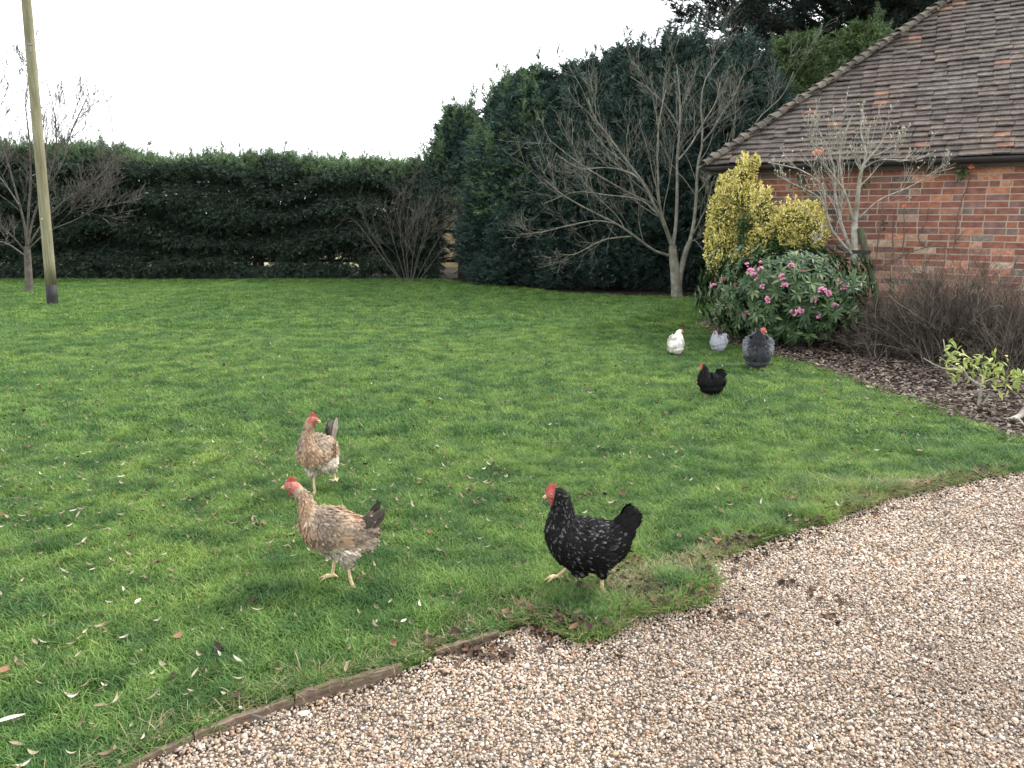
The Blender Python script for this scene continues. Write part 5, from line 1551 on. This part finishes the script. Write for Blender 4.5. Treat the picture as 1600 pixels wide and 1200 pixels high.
def hen(px, py, heading, scale, spec, label, seed, Yoff=0.0):
    """heading in degrees: 0 = faces +X (right), 90 = away from the camera, 180 = left, -90 = towards the camera"""
    r = np.random.default_rng(seed)
    g = gnd(px, py)
    rz = math.radians(heading)
    root = thing('hen', label, 'hen', (g[0], g[1], 0.010), rz, 'hens roaming the lawn')
    root.scale = (1, 1, 1)
    s = scale
    dz = spec.get('dz', 0.0)
    if dz:
        spec = dict(spec); up3 = np.array([0, 0, dz])
        spec['spine'] = [(a_, b_ + dz, c_, d_) for a_, b_, c_, d_ in spec['spine']]
        spec['blobs'] = [(tuple(np.array(c_) + up3), r_) for c_, r_ in spec['blobs']]
        spec['legs'] = [dict(l_, pts=[tuple(np.array(p_) + up3 * w_) for p_, w_ in zip(l_['pts'], (1, 1, 0.7, 0))]) for l_ in spec['legs']]
        spec['tail'] = dict(spec['tail'], at=tuple(np.array(spec['tail']['at']) + up3))
        spec['wing'] = dict(spec['wing'], z0=spec['wing']['z0'] + dz, z1=spec['wing']['z1'] + dz)
        spec['plume_z'] = spec['plume_z'] + dz
    sp = np.array(spec['spine'], float)            # x, z, r_vertical, r_lateral
    K = 64
    S = spline(sp, K); S[:, 2:] = np.maximum(S[:, 2:], 0.004)
    ctr = np.column_stack([S[:, 0], np.zeros(K), S[:, 1]])
    # turn the neck and head
    yaw = math.radians(spec.get('yaw', 0)); nb = spec['neck_base']
    q = np.linspace(0, 1, K); q0 = nb / (len(sp) - 1)
    w = np.clip((q - q0) / (1 - q0) * 1.6, 0, 1); w = w * w * (3 - 2 * w)
    piv = spline(sp, K)[int(q0 * (K - 1))]
    ang = yaw * w
    c2 = ctr.copy()
    c2[:, 0] = piv[0] + (ctr[:, 0] - piv[0]) * np.cos(ang); c2[:, 1] = (ctr[:, 0] - piv[0]) * np.sin(ang)
    ctr = np.where(w[:, None] > 0, c2, ctr)
    tang = nrm(np.gradient(ctr, axis=0))
    lat0 = np.column_stack([-np.sin(ang), np.cos(ang), np.zeros(K)])
    lat = nrm(lat0 - (lat0 * tang).sum(1, keepdims=True) * tang)
    body = MB()
    V, F, T = loft_closed(ctr, tang, S[:, 2], S[:, 3], lat)
    body.add(V * s, F); body.F.append(T); body.M.append(np.zeros(len(T), int))
    for (c, rr) in spec['blobs']:
        V, F, T = ellips(np.array(c), np.array(rr)); n0 = body.n
        body.add(V * s, F); body.F.append(T + n0); body.M.append(np.zeros(len(T), int))
    # legs with jointed shanks and four toes
    legpts = []
    for lg in spec['legs']:
        hip, knee, hock, foot = [np.array(p, float) for p in lg['pts']]
        th = spec.get('thigh', 1.0)
        P = spline(np.array([hip, knee, hock]), 8)
        n0 = body.n; add_tubes(body, P * s, np.interp(np.linspace(0, 1, 8), [0, .5, 1], [0.046 * th, 0.033 * th, 0.012]) * s, 12, caps=True)
        P = spline(np.array([hock, (hock + foot) / 2 + [0.002, 0, 0], foot]), 6)
        add_tubes(body, P * s, np.array([0.0100, 0.0078, 0.0075, 0.0075, 0.0080, 0.0088]) * s, 10, caps=True)
        fd = math.radians(lg.get('dir', 0)); lift = lg.get('lift', 0.0)
        for a, L in ((-28, 0.050), (0, 0.060), (28, 0.050), (180, 0.026)):
            aa = fd + math.radians(a)
            d = np.array([math.cos(aa), math.sin(aa), 0])
            tip = foot + d * L + [0, 0, -foot[2] + 0.003 if not lift else -lift * L]
            mid_ = foot + d * L * 0.5 + [0, 0, 0.004 + (-foot[2] * 0.4 if not lift else -lift * L * .3)]
            P = spline(np.array([foot, mid_, tip]), 6)
            add_tubes(body, P * s, np.array([0.0068, 0.0064, 0.0062, 0.0056, 0.0046, 0.0030]) * s, 8, caps=True)
        legpts.append((hock, foot))
    me = body.mesh('hen_body_raw', m_hen)
    tmp = bpy.data.objects.new('hen_body_raw', me); COL.objects.link(tmp)
    md = tmp.modifiers.new('r', 'REMESH'); md.mode = 'VOXEL'; md.voxel_size = 0.0042 * s; md.use_smooth_shade = True
    m2 = tmp.modifiers.new('s', 'SMOOTH'); m2.factor = 0.5; m2.iterations = 3
    dg = bpy.context.evaluated_depsgraph_get()
    me2 = bpy.data.meshes.new_from_object(tmp.evaluated_get(dg))
    me2.name = 'body'
    bpy.data.objects.remove(tmp); bpy.data.meshes.remove(me)
    N = len(me2.vertices)
    co = np.empty(N * 3); me2.vertices.foreach_get('co', co); co = co.reshape(-1, 3) / s
    no = np.empty(N * 3); me2.vertices.foreach_get('normal', no); no = no.reshape(-1, 3)
    # nearest spine index per vertex
    def spine_q(P):
        d = ((P[:, None, :] - ctr[None]) ** 2).sum(2) / (0.02 + S[None, :, 2] ** 1.0) ** 0.6
        return np.argmin(d, 1)
    qi = spine_q(co)
    qv = qi / (K - 1) * (len(sp) - 1)
    colf = spec['color']
    col = np.array(colf(co, qv, r))
    face_q = spec['face_q']
    fq = np.clip((qv - face_q) / 0.25, 0, 1)[:, None]
    col = col * (1 - fq) + np.array(spec.get('face', (0.42, 0.06, 0.05))) * (0.62 + 0.7 * vnoise(co, 110, 4)[:, None]) * fq
    # legs
    legm = np.zeros(N)
    for hock, foot in legpts:
        ab = foot - hock; t = np.clip(((co - hock) @ ab) / (ab @ ab), 0, 1)
        dd = np.linalg.norm(co - (hock + t[:, None] * ab), axis=1)
        legm = np.maximum(legm, np.where((dd < 0.022) & (((co - hock) @ ab) / (ab @ ab) > 0.08), 1, 0))
        legm = np.maximum(legm, np.where((np.linalg.norm(co - foot, axis=1) < 0.075) & (co[:, 2] < foot[2] + 0.015) & (co[:, 2] < spec.get('leg_z', 0.05)), 1, 0))
    lc = np.array(spec.get('leg', (0.46, 0.33, 0.19)))
    col = np.where(legm[:, None] > 0, lc * (1 + 0.12 * r.normal(0, 1, (N, 1))), col)
    ca = me2.color_attributes.new('col', 'FLOAT_COLOR', 'POINT')
    ca.data.foreach_set('color', np.concatenate([np.clip(col, 0.003, 0.95), np.ones((N, 1))], 1).ravel())
    me2.materials.clear(); me2.materials.append(m_hen)
    me2.polygons.foreach_set('use_smooth', np.ones(len(me2.polygons), bool))
    bo = bpy.data.objects.new('body', me2); COL.objects.link(bo); bo.parent = root

    # plumage: overlapping feathers over body and neck
    nf = spec.get('feathers', 3600)
    cand = r.integers(0, N, nf * 3)
    ok = (legm[cand] == 0) & (qv[cand] < face_q - 0.05) & (co[cand, 2] > spec.get('plume_z', 0.085))
    cand = cand[ok][:nf]
    P, Nn, Q, QI = co[cand], no[cand], qv[cand], qi[cand]
    bt_ = -tang[QI]
    bt_ = bt_ * 1.0 + np.array([0, 0, -0.25]) + np.column_stack([np.zeros(len(P)), np.zeros(len(P)), -0.55 * (P[:, 2] < 0.17)])
    X = bt_ - (bt_ * Nn).sum(1, keepdims=True) * Nn
    X = nrm(X) + r.normal(0, spec.get('ruffle', 0.22), (len(P), 3)) + Nn * spec.get('lift', 0.16)
    isneck = Q > spec['neck_base'] + 0.3
    L = np.where(isneck, r.uniform(0.018, 0.030, len(P)), r.uniform(0.026, 0.046, len(P))) * spec.get('flen', 1.0)
    W = L * spec.get('fwid', 0.95)
    Pf_ = P + Nn * 0.001
    TV = FEA_V.copy()
    v1, _ = scatter((TV, FEA_Q), Pf_ * s, X, Nn, np.column_stack([L, W, L]) * s)
    fc, rim = spec['fcolor'](P, Q, r)           # centre and rim colours per feather
    cc = fc[:, None, :] * (1 - FEA_RIM[None, :, None]) + rim[:, None, :] * FEA_RIM[None, :, None]
    pm_ = MB()
    off_ = (np.arange(len(P)) * len(TV))[:, None, None]
    pm_.add(v1, (FEA_Q[None] + off_).reshape(-1, 4), 0, np.clip(cc.reshape(-1, 3), 0.003, 0.95))
    T_ = (FEA_T[None] + off_).reshape(-1, 3); pm_.F.append(T_); pm_.M.append(np.zeros(len(T_), int))
    part('plumage', pm_, m_feather, root, world=False, smooth=True, color=True)

    def feather_set(nm, Ps, Xs, Zs, Ls, Ws, c_in, c_rim):
        Ps, Xs, Zs = np.array(Ps), np.array(Xs), np.array(Zs)
        v, _ = scatter((FEA_V, FEA_Q), Ps * s, Xs, Zs, np.column_stack([Ls, Ws, Ls]) * s)
        c = c_in[:, None, :] * (1 - FEA_RIM[None, :, None]) + c_rim[:, None, :] * FEA_RIM[None, :, None]
        m_ = MB(); of = (np.arange(len(Ps)) * len(FEA_V))[:, None, None]
        m_.add(v, (FEA_Q[None] + of).reshape(-1, 4), 0, np.clip(c.reshape(-1, 3), 0.003, 0.95))
        t_ = (FEA_T[None] + of).reshape(-1, 3); m_.F.append(t_); m_.M.append(np.zeros(len(t_), int))
        return part(nm, m_, m_feather, root, world=False, smooth=True, color=True)
    # tail
    tl = spec['tail']
    tb_, tdir, tn, tL, tW = np.array(tl['at']), nrm(np.array(tl['dir'], float)), tl['n'], tl['len'], tl['wid']
    lat_ = np.array([0, 1.0, 0]); tu = np.cross(lat_, tdir)
    a = r.uniform(-1, 1, tn) * math.radians(tl.get('fan', 22)); sd = r.choice([-1, 1], tn) * r.uniform(0.2, 1, tn)
    Ps = tb_ + np.outer(sd * tl.get('thick', 0.012), lat_) + r.normal(0, 0.006, (tn, 3)) - tdir * r.uniform(0, tl.get('stagger', 0.02), tn)[:, None]
    Xs = tdir * np.cos(a)[:, None] + tu * np.sin(a)[:, None] + np.outer(sd * tl.get('splay', 0.15), lat_)
    Zs = np.outer(np.sign(sd), lat_) + tu * 0.3
    cin = np.array(tl['col']) * (1 + 0.25 * r.normal(0, 1, (tn, 1))); crim = np.array(tl.get('rim', tl['col'])) * (1 + 0.2 * r.normal(0, 1, (tn, 1)))
    feather_set('tail', Ps, Xs, Zs, tL * r.uniform(0.75, 1.05, tn), tW * r.uniform(0.8, 1.1, tn), cin, crim)
    # wings: folded rows of long feathers hugging the side
    if 'wing' in spec:
        wg = spec['wing']
        for sdn in (-1, 1):
            Ps, Xs, Zs, Ls, Ws, C1, C2 = [], [], [], [], [], [], []
            rows = wg.get('rows', 5)
            for k in range(rows):
                m_ = wg.get('per', 11)
                for j in range(m_):
                    f = j / (m_ - 1)
                    x = wg['x1'] + (wg['x0'] - wg['x1']) * (k / rows) * 0.8 + r.normal(0, 0.003)
                    x = x - 0.02 * abs(f - 0.4)
                    z = wg['z0'] + (wg['z1'] - wg['z0']) * f - 0.018 * k / rows
                    yc = wg['y'] * (1 - 0.42 * ((f - 0.35) * 1.3) ** 2) - 0.02 * k / rows
                    Ps.append([x, sdn * (yc + 0.004 * (rows - k) / rows), z]); 
                    Xs.append([-1, -sdn * (0.20 + .1 * k / rows), wg.get('slope', -0.15) + 0.16 * (0.5 - f)] + r.normal(0, 0.05, 3))
                    Zs.append([0, sdn, 0.35])
                    Ls.append(wg['len'] * (0.55 + 0.5 * k / rows) * r.uniform(0.85, 1.1)); Ws.append(wg['len'] * 0.42)
            C1, C2 = spec['fcolor'](np.array(Ps), np.full(len(Ps), 2.0), r)
            dk = wg.get('tone', 1.0); C2 = C2 * wg.get('rimtone', 1.0)
            feather_set('wing', Ps, Xs, Zs, np.array(Ls), np.array(Ws), C1 * dk, C2 * dk)
    # head parts
    hi = K - 1
    hq = spec['head_q']; hidx = int(hq / (len(sp) - 1) * (K - 1))
    hc = ctr[hidx]; hr = S[hidx, 2]
    fwd = nrm(np.array([tang[-1][0], tang[-1][1], min(0.0, tang[-1][2]) * 0.5])); la = lat[hidx]; upv = nrm(np.cross(fwd, la))
    if upv[2] < 0: upv = -upv
    hs_ = spec.get('head_s', 1.0)
    # beak
    bm_ = MB(); bp = ctr[-1] - fwd * 0.006
    for dz, rr0, Lb in ((0.001, 0.0075, 0.022), (-0.0045, 0.0055, 0.016)):
        P_ = np.array([bp + upv * dz, bp + fwd * Lb * 0.5 * hs_ + upv * (dz + .0005), bp + fwd * Lb * 0.85 * hs_ + upv * (dz - .002), bp + fwd * Lb * hs_ + upv * (dz - 0.005)])
        add_tubes(bm_, P_ * s, np.array([rr0, rr0 * 0.72, rr0 * 0.36, 0.0006]) * s * hs_, 8, caps=True)
    part('beak', bm_, m_beak, root, world=False, smooth=True)
    # comb: serrated plate
    cb = spec['comb']; cm = MB()
    npk = cb.get('points', 5); Lc, Hc = cb['len'], cb['h']
    kk = npk * 4 + 1; tt = np.linspace(0, 1, kk)
    prof_ = np.sin(np.pi * np.clip(tt * 0.92 + 0.05, 0, 1)) ** 0.6 * (0.52 + 0.48 * np.abs(np.sin(tt * npk * np.pi))) * Hc + 0.003
    start = hc + fwd * (hr * 0.95 + 0.008) + upv * hr * 0.45; end = hc - fwd * Lc * 0.35 + upv * (hr * 0.98)
    lowc = start[None] * (1 - tt)[:, None] + end[None] * tt[:, None] + np.outer(np.sin(np.pi * tt) * hr * 0.22, upv)
    topc = lowc + prof_[:, None] * nrm(upv - fwd * 0.15)[None] + np.outer(tt * 0.004, -fwd)
    th = 0.0034 * cb.get('thick', 1.0)
    A_, B_, C_, D_ = (lowc - upv * 0.006) + la * th * 1.4, topc + la * th * 0.5, topc - la * th * 0.5, (lowc - upv * 0.006) - la * th * 1.4
    V = np.concatenate([A_, B_, C_, D_]); F = []
    for i in range(kk - 1):
        for a_, b_ in ((0, 1), (1, 2), (2, 3), (3, 0)):
            F.append([a_ * kk + i, b_ * kk + i, b_ * kk + i + 1, a_ * kk + i + 1])
    F += [[0, kk, 2 * kk, 3 * kk], [kk - 1, 4 * kk - 1, 3 * kk - 1, 2 * kk - 1]]
    cm.add(V * s, np.array(F)); part('comb', cm, m_comb, root, world=False, smooth=False)
    # wattles, eyes, ear lobes
    for sdn in (-1, 1):
        wm = MB(); wl_ = spec.get('wattle', 0.014)
        V, Q_, T_ = ellips(np.zeros(3), np.array([0.45 * wl_, 0.20 * wl_, wl_]), 12)
        c = hc + fwd * hr * 0.75 - upv * (hr * 0.85 + wl_ * 0.6) + la * sdn * 0.005
        Vw = c + V[:, :1] * fwd + V[:, 1:2] * la + V[:, 2:] * upv
        wm.add(Vw * s, Q_); wm.F.append(T_); wm.M.append(np.zeros(len(T_), int)); part('wattle', wm, m_comb, root, world=False, smooth=True)
        em = MB(); V, Q_, T_ = ellips(np.zeros(3), np.array([0.0048, 0.0025, 0.0048]), 12)
        c = hc + fwd * hr * 0.35 + upv * hr * 0.18 + la * sdn * (S[hidx, 3] * 0.93)
        Ve = c + V[:, :1] * fwd + V[:, 1:2] * la + V[:, 2:] * upv
        em.add(Ve * s, Q_); em.F.append(T_); em.M.append(np.zeros(len(T_), int)); ey = part('eye', em, m_eye, root, world=False, smooth=True)
        pu = MB(); V, Q_, T_ = ellips(np.zeros(3), np.array([0.0028, 0.0022, 0.0028]), 10)
        Ve = c + la * sdn * 0.0008 + V[:, :1] * fwd + V[:, 1:2] * la + V[:, 2:] * upv
        pu.add(Ve * s, Q_); pu.F.append(T_); pu.M.append(np.zeros(len(T_), int)); part('pupil', pu, m_pupil, ey, world=False, smooth=True)
    return root

# colour functions -------------------------------------------------
def col_tan(P, q, r):
    n = vnoise(P, 38, 3)[:, None]; n2 = vnoise(P, 14, 5)[:, None]
    buff, pale, grey, rust = np.array([0.31, 0.225, 0.150]), np.array([0.46, 0.40, 0.32]), np.array([0.155, 0.130, 0.112]), np.array([0.27, 0.155, 0.085])
    c = buff * (0.55 + 0.45 * n) + grey * (0.45 - 0.25 * n)
    c = np.where(n2 > 0.62, c * 0.55 + rust * 0.55, c); c = np.where(n2 < 0.42, c * 0.45 + grey * 0.45, c)
    low = np.clip((0.215 - P[:, 2] + 0.03 * (vnoise(P, 30, 9) - 0.5)) / 0.03, 0, 1)[:, None]
    c = c * (1 - low) + pale * (0.75 + 0.4 * n) * low
    return c
def f_tan(P, q, r):
    c = col_tan(P, q, r) * (1 + 0.14 * r.normal(0, 1, (len(P), 1)))
    m = r.uniform(0, 1, (len(P), 1))
    c = np.where(m < 0.07, c * 0.5, c); c = np.where(m > 0.93, c * 1.25 + 0.02, c)
    return c, c * np.where(m < .5, 1.18, 0.88)
def col_neckpale(P, q, r):
    c = col_tan(P, q, r)
    return c
def mk_black(edge, amt, dark=(0.0045, 0.0045, 0.005)):
    def body(P, q, r): return np.tile(np.array(dark), (len(P), 1))
    def f(P, q, r):
        c = np.array(dark) * (1 + 0.3 * r.normal(0, 1, (len(P), 1)))
        m = (r.uniform(0, 1, (len(P), 1)) < amt) & (P[:, :1] > -0.125)
        return c, np.where(m, np.array(edge) * r.uniform(0.3, 1.1, (len(P), 1)), c)
    return body, f
def mk_plain(base, var=0.12, fn=None):
    def body(P, q, r):
        return np.tile(np.array(base), (len(P), 1)) if fn is None else fn(P, q)
    def f(P, q, r):
        c = body(P, q, r) * (1 + var * r.normal(0, 1, (len(P), 1)))
        return c, c * 0.93
    return body, f

# slim hen, alert walking (near tan hen): profile taken from its outline
SP_TAN = [(-.150, .215, .014, .014), (-.125, .216, .042, .038), (-.070, .217, .074, .070), (-.005, .225, .092, .086), (.050, .244, .088, .082), (.086, .276, .062, .060), (.101, .314, .040, .040),
          (.112, .350, .0295, .029), (.132, .386, .0245, .024), (.152, .412, .0255, .0230), (.176, .420, .0205, .0170), (.193, .415, .008, .008)]
tan = dict(spine=SP_TAN, neck_base=5, face_q=8.6, head_q=9.3, yaw=0, color=col_tan, fcolor=f_tan, face=(0.34, 0.125, 0.10),
           blobs=[((-.035, 0, .170), (.080, .066, .058)), ((-.115, 0, .185), (.05, .045, .045)), ((-.135, 0, .225), (.040, .030, .035)), ((-.150, 0, .268), (.022, .014, .034)), ((.040, 0, .268), (.066, .058, .062)), ((-.06, 0, .245), (.075, .055, .045))],
           legs=[dict(pts=[(-.060, .038, .165), (-.050, .042, .125), (-.055, .040, .088), (-.072, .040, .004)]), dict(pts=[(.000, -.038, .160), (.025, -.042, .120), (.015, -.040, .085), (.030, -.040, .022)], lift=0.2)],
           leg=(0.50, 0.37, 0.23), dz=.014, feathers=7500, ruffle=0.24, lift=0.07, flen=0.62, plume_z=0.10, thigh=.9,
           tail=dict(at=(-.120, 0, .245), dir=(-.68, 0, .72), n=26, len=.118, wid=.085, fan=14, thick=.016, splay=.06, stagger=.05, col=(.050, .042, .036), rim=(.085, .070, .056)),
           wing=dict(x0=.050, x1=-.045, z0=.270, z1=.170, y=.086, len=.075, slope=-.25, tone=.85, per=13, rows=6),
           comb=dict(len=.034, h=.020, points=5), wattle=.010)
hen(528, 918, 181, 1.0, tan, 'scruffy tan hen with pinkish bare neck walking left, nearest on the lawn', 601)
tan2 = dict(tan); tan2['spine'] = [(a_, b_, c_, d_ * .86) for a_, b_, c_, d_ in SP_TAN[:5]] + [(.078, .280, .056, .052), (.084, .318, .038, .038), (.084, .354, .029, .029), (.088, .390, .0245, .024), (.100, .418, .0255, .0230), (.124, .426, .0205, .0170), (.141, .421, .008, .008)]; tan2['yaw'] = 100; tan2['blobs'] = [((-.035, 0, .165), (.085, .070, .062)), ((-.115, 0, .185), (.045, .045, .05)), ((.040, 0, .268), (.066, .058, .062)), ((-.06, 0, .245), (.075, .055, .045))]
tan2['legs'] = [dict(pts=[(-.010, -.036, .150), (.005, -.034, .120), (.000, -.030, .090), (.012, -.020, .008)]), dict(pts=[(-.05, .038, .160), (-.07, .040, .130), (-.085, .040, .10), (-.110, .040, .040)], lift=-.5)]
tan2['tail'] = dict(at=(-.120, 0, .250), dir=(-.45, 0, .89), n=16, len=.135, wid=.080, fan=14, thick=.012, splay=.10, stagger=.03, col=(.15, .125, .105), rim=(.22, .19, .16))
hen(499, 774, 250, 1.0, tan2, 'tan hen with grey tail turning its head right, behind the other tan hen', 602)

# sturdy black laced hen
bb, bf = mk_black((0.17, 0.17, 0.165), 0.17)
SP_BLK = [(-.165, .255, .018, .016), (-.130, .232, .056, .046), (-.075, .196, .094, .082), (.000, .176, .108, .100), (.060, .190, .108, .098), (.102, .228, .086, .080), (.116, .275, .063, .058),
          (.117, .320, .048, .044), (.119, .355, .039, .035), (.129, .384, .0325, .0290), (.148, .394, .0260, .0220), (.168, .389, .0190, .0160), (.181, .383, .008, .008)]
black = dict(spine=SP_BLK, neck_base=6, face_q=9.95, head_q=10.2, color=bb, fcolor=bf, face=(0.34, 0.10, 0.085),
             blobs=[((-.01, 0, .130), (.105, .080, .066)), ((-.125, 0, .225), (.050, .042, .05)), ((-.158, 0, .285), (.036, .024, .050)), ((.07, 0, .250), (.060, .055, .05)), ((.045, .03, .095), (.040, .035, .038)), ((-.045, -.03, .095), (.045, .035, .036))],
             legs=[dict(pts=[(-.035, .040, .110), (-.038, .042, .085), (-.045, .042, .064), (-.050, .042, .002)]), dict(pts=[(.030, -.040, .110), (.060, -.043, .085), (.080, -.043, .068), (.128, -.043, .035)], lift=.35)],
             leg=(0.48, 0.36, 0.20), dz=.018, feathers=9000, ruffle=0.13, lift=0.05, flen=0.52, plume_z=0.062, leg_z=.04, thigh=.8,
             tail=dict(at=(-.128, 0, .262), dir=(-.60, 0, .78), n=70, len=.090, wid=.075, fan=22, thick=.028, splay=.06, stagger=.065, col=(.0045, .0045, .005)),
             wing=dict(x0=.060, x1=-.050, z0=.225, z1=.130, y=.099, len=.075, slope=-.02, per=13, rows=6, rimtone=.35),
             comb=dict(len=.036, h=.019, points=5, thick=1.1), wattle=.016)
hen(921, 924, 180, 1.0, black, 'black hen finely laced with white stepping left near the drive edge', 603)

# low feathery bantams: almost round, feathers to the ground
def bantam(base, fn=None, var=0.10, yaw=0, face=(0.42, 0.10, 0.07), comb_h=.010, tailcol=None, scale_tail=1.0, leg=(0.40, 0.32, 0.22)):
    bd, ff = mk_plain(base, var, fn)
    tc = tailcol or base
    return dict(spine=[(-.085, .165, .020, .020), (-.070, .160, .058, .055), (-.035, .140, .082, .080), (.010, .130, .090, .086), (.045, .142, .078, .076), (.062, .182, .058, .057), (.066, .218, .043, .043),
                       (.070, .248, .031, .030), (.084, .264, .0235, .0215), (.101, .264, .0150, .0140), (.111, .260, .007, .007)],
                neck_base=5, face_q=8.35, head_q=8.4, yaw=yaw, color=bd, fcolor=ff, face=face,
                blobs=[((0, 0, .085), (.100, .086, .066)), ((-.07, 0, .135), (.055, .062, .062)), ((.0, 0, .055), (.075, .075, .045))],
                legs=[dict(pts=[(.0, -.03, .07), (.01, -.03, .05), (.008, -.03, .035), (.012, -.03, .008)]), dict(pts=[(.01, .03, .07), (.02, .03, .05), (.018, .03, .035), (.030, .03, .008)])],
                leg=leg, feathers=4200, ruffle=0.12, lift=0.08, flen=0.75, fwid=1.2, plume_z=0.022, leg_z=0.018,
                tail=dict(at=(-.062, 0, .185), dir=(-.60, 0, .80), n=70, len=.070 * scale_tail, wid=.085, fan=40, thick=.030, splay=.18, stagger=.05, col=tc),
                wing=dict(x0=.030, x1=-.035, z0=.185, z1=.11, y=.080, len=.060, slope=-.15, rows=4, per=8),
                comb=dict(len=.024, h=comb_h, points=4), wattle=.008, head_s=.8)
hen(1110, 620, 184, .94, bantam((0.0045, 0.0045, 0.005), var=.3, scale_tail=1.0, face=(.30, .09, .07)), 'small all black bantam hen with an upright fluffy tail', 604)
hen(1055, 556, 55, .96, bantam((0.84, 0.81, 0.73), yaw=-55, var=.06), 'small cream white bantam hen, farthest left of the group by the bed', 605)
hen(1122, 551, 205, 0.84, bantam((0.36, 0.37, 0.41), yaw=25, var=.09, face=(.25, .13, .13)), 'small pale lavender grey bantam hen at the edge of the bed', 606)
def fn_blue(P, q):
    d = np.array([0.036, 0.038, 0.044]); g = np.array([0.13, 0.135, 0.15]); br = np.array([0.040, 0.042, 0.048])
    wing = ((np.abs(P[:, 1]) > 0.085) & (P[:, 2] > 0.16))[:, None]
    neck = (q > 5.2)[:, None]
    return np.where(neck, d * 0.55, np.where(wing, g, br + 0.03 * vnoise(P, 30, 2)[:, None]))
bd, ff = mk_plain((0.1, 0.1, 0.1), 0.16, fn_blue)
big = dict(spine=[(-.150, .265, .020, .018), (-.125, .262, .070, .066), (-.065, .240, .118, .112), (.010, .215, .142, .136), (.070, .220, .126, .122), (.105, .265, .090, .086), (.110, .315, .062, .060),
                  (.112, .358, .046, .044), (.124, .388, .0330, .0300), (.146, .396, .0240, .0210), (.162, .390, .010, .010)],
           neck_base=5, face_q=8.15, head_q=8.5, yaw=62, color=bd, fcolor=ff, face=(0.45, 0.10, 0.09),
           blobs=[((0, 0, .135), (.135, .125, .080)), ((-.105, 0, .21), (.07, .09, .08)), ((0.02, 0, .085), (.10, .10, .055))],
           legs=[dict(pts=[(.02, -.05, .11), (.03, -.05, .08), (.028, -.05, .06), (.035, -.05, .008)]), dict(pts=[(.02, .05, .11), (.03, .05, .08), (.028, .05, .06), (.045, .05, .008)])],
           leg=(0.38, 0.32, 0.26), feathers=6500, ruffle=0.14, lift=0.08, flen=0.9, fwid=1.15, plume_z=0.045, leg_z=0.03,
           tail=dict(at=(-.105, 0, .285), dir=(-.75, 0, .66), n=30, len=.13, wid=.10, fan=26, thick=.035, splay=.2, stagger=.04, col=(.10, .105, .115)),
           wing=dict(x0=.065, x1=-.050, z0=.30, z1=.175, y=.138, len=.095, slope=-.12, rows=5, per=10, tone=1.0),
           comb=dict(len=.022, h=.008, points=5), wattle=.008)
hen(1182, 578, 255, 1.02, big, 'large slate grey fluffy hen facing the camera beside the rhododendron', 607)
# ---- a few single leaves and a feather that stand out
def single_leaf(px, py, z, L, wide, curl, mat, label, seed, rot, kind='dead_leaf', tilt=0.1):
    me = leaf_mesh(kind, seed, mat, wide, curl)
    g = gnd(px, py)
    o = bpy.data.objects.new(kind, me); COL.objects.link(o)
    o.location = (g[0], g[1], z); o.scale = (L, L, L); o.rotation_euler = (tilt, 0.05, rot)
    return tag(o, label, 'leaf' if kind == 'dead_leaf' else 'feather')
m_leaf1 = M('creamy_dead_leaf', [(0.3, (0.36, 0.33, 0.25)), (0.7, (0.48, 0.45, 0.35))], 'noise', 0.6, 0.3, 5)
m_leaf2 = M('orange_dead_leaf', [(0.3, (0.17, 0.085, 0.05)), (0.7, (0.25, 0.13, 0.075))], 'noise', 0.6, 0.3, 5)
m_leaf3 = M('maroon_dead_leaf', [(0.3, (0.05, 0.018, 0.018)), (0.7, (0.09, 0.035, 0.03))], 'noise', 0.5, 0.4, 5)
single_leaf(22, 1146, 0.045, 0.105, 0.17, 0.9, m_leaf1, 'long pale cream willow leaf at the bottom left corner of the lawn', 700, 0.55)
single_leaf(10, 1068, 0.04, 0.06, 0.55, 0.9, m_leaf2, 'orange brown curled leaf on the grass at the left edge', 701, 0.2)
single_leaf(632, 985, 0.04, 0.035, 0.35, 1.2, m_leaf1, 'small pale folded leaf on the grass above the timber edging', 702, 0.9)
single_leaf(977, 878, 0.05, 0.075, 0.55, 1.0, m_leaf3, 'dark maroon leaf standing in the grass behind the black hen', 703, 2.6, tilt=0.7)
single_leaf(218, 958, 0.05, 0.05, 0.28, 0.8, m_leaf1, 'upright buff leaf in the grass left of the tan hen', 704, 1.5, tilt=0.4)
m_white = M('white_down', [(0.3, (0.34, 0.33, 0.31)), (0.7, (0.55, 0.53, 0.50))], 'noise', 0.7, 0.2, 5)
single_leaf(478, 1107, -0.02, 0.050, 0.45, 1.4, m_white, 'white downy feather lying on the gravel beside the timber edging', 705, 0.1, kind='white_feather')
mb = MB()
a_, b_ = gnd(392, 1117, 0.02), gnd(421, 1128, -0.018)
add_tubes(mb, np.array([a_, a_ * .5 + b_ * .5 + [0, 0, .004], b_]), np.array([0.0045, 0.005, 0.004]), 6, caps=True)
tag(part('twig', mb, m_bark2, None, smooth=True, loc=tuple((a_ + b_) / 2)), 'short grey twig leaning across the timber edging onto the gravel', 'twig')
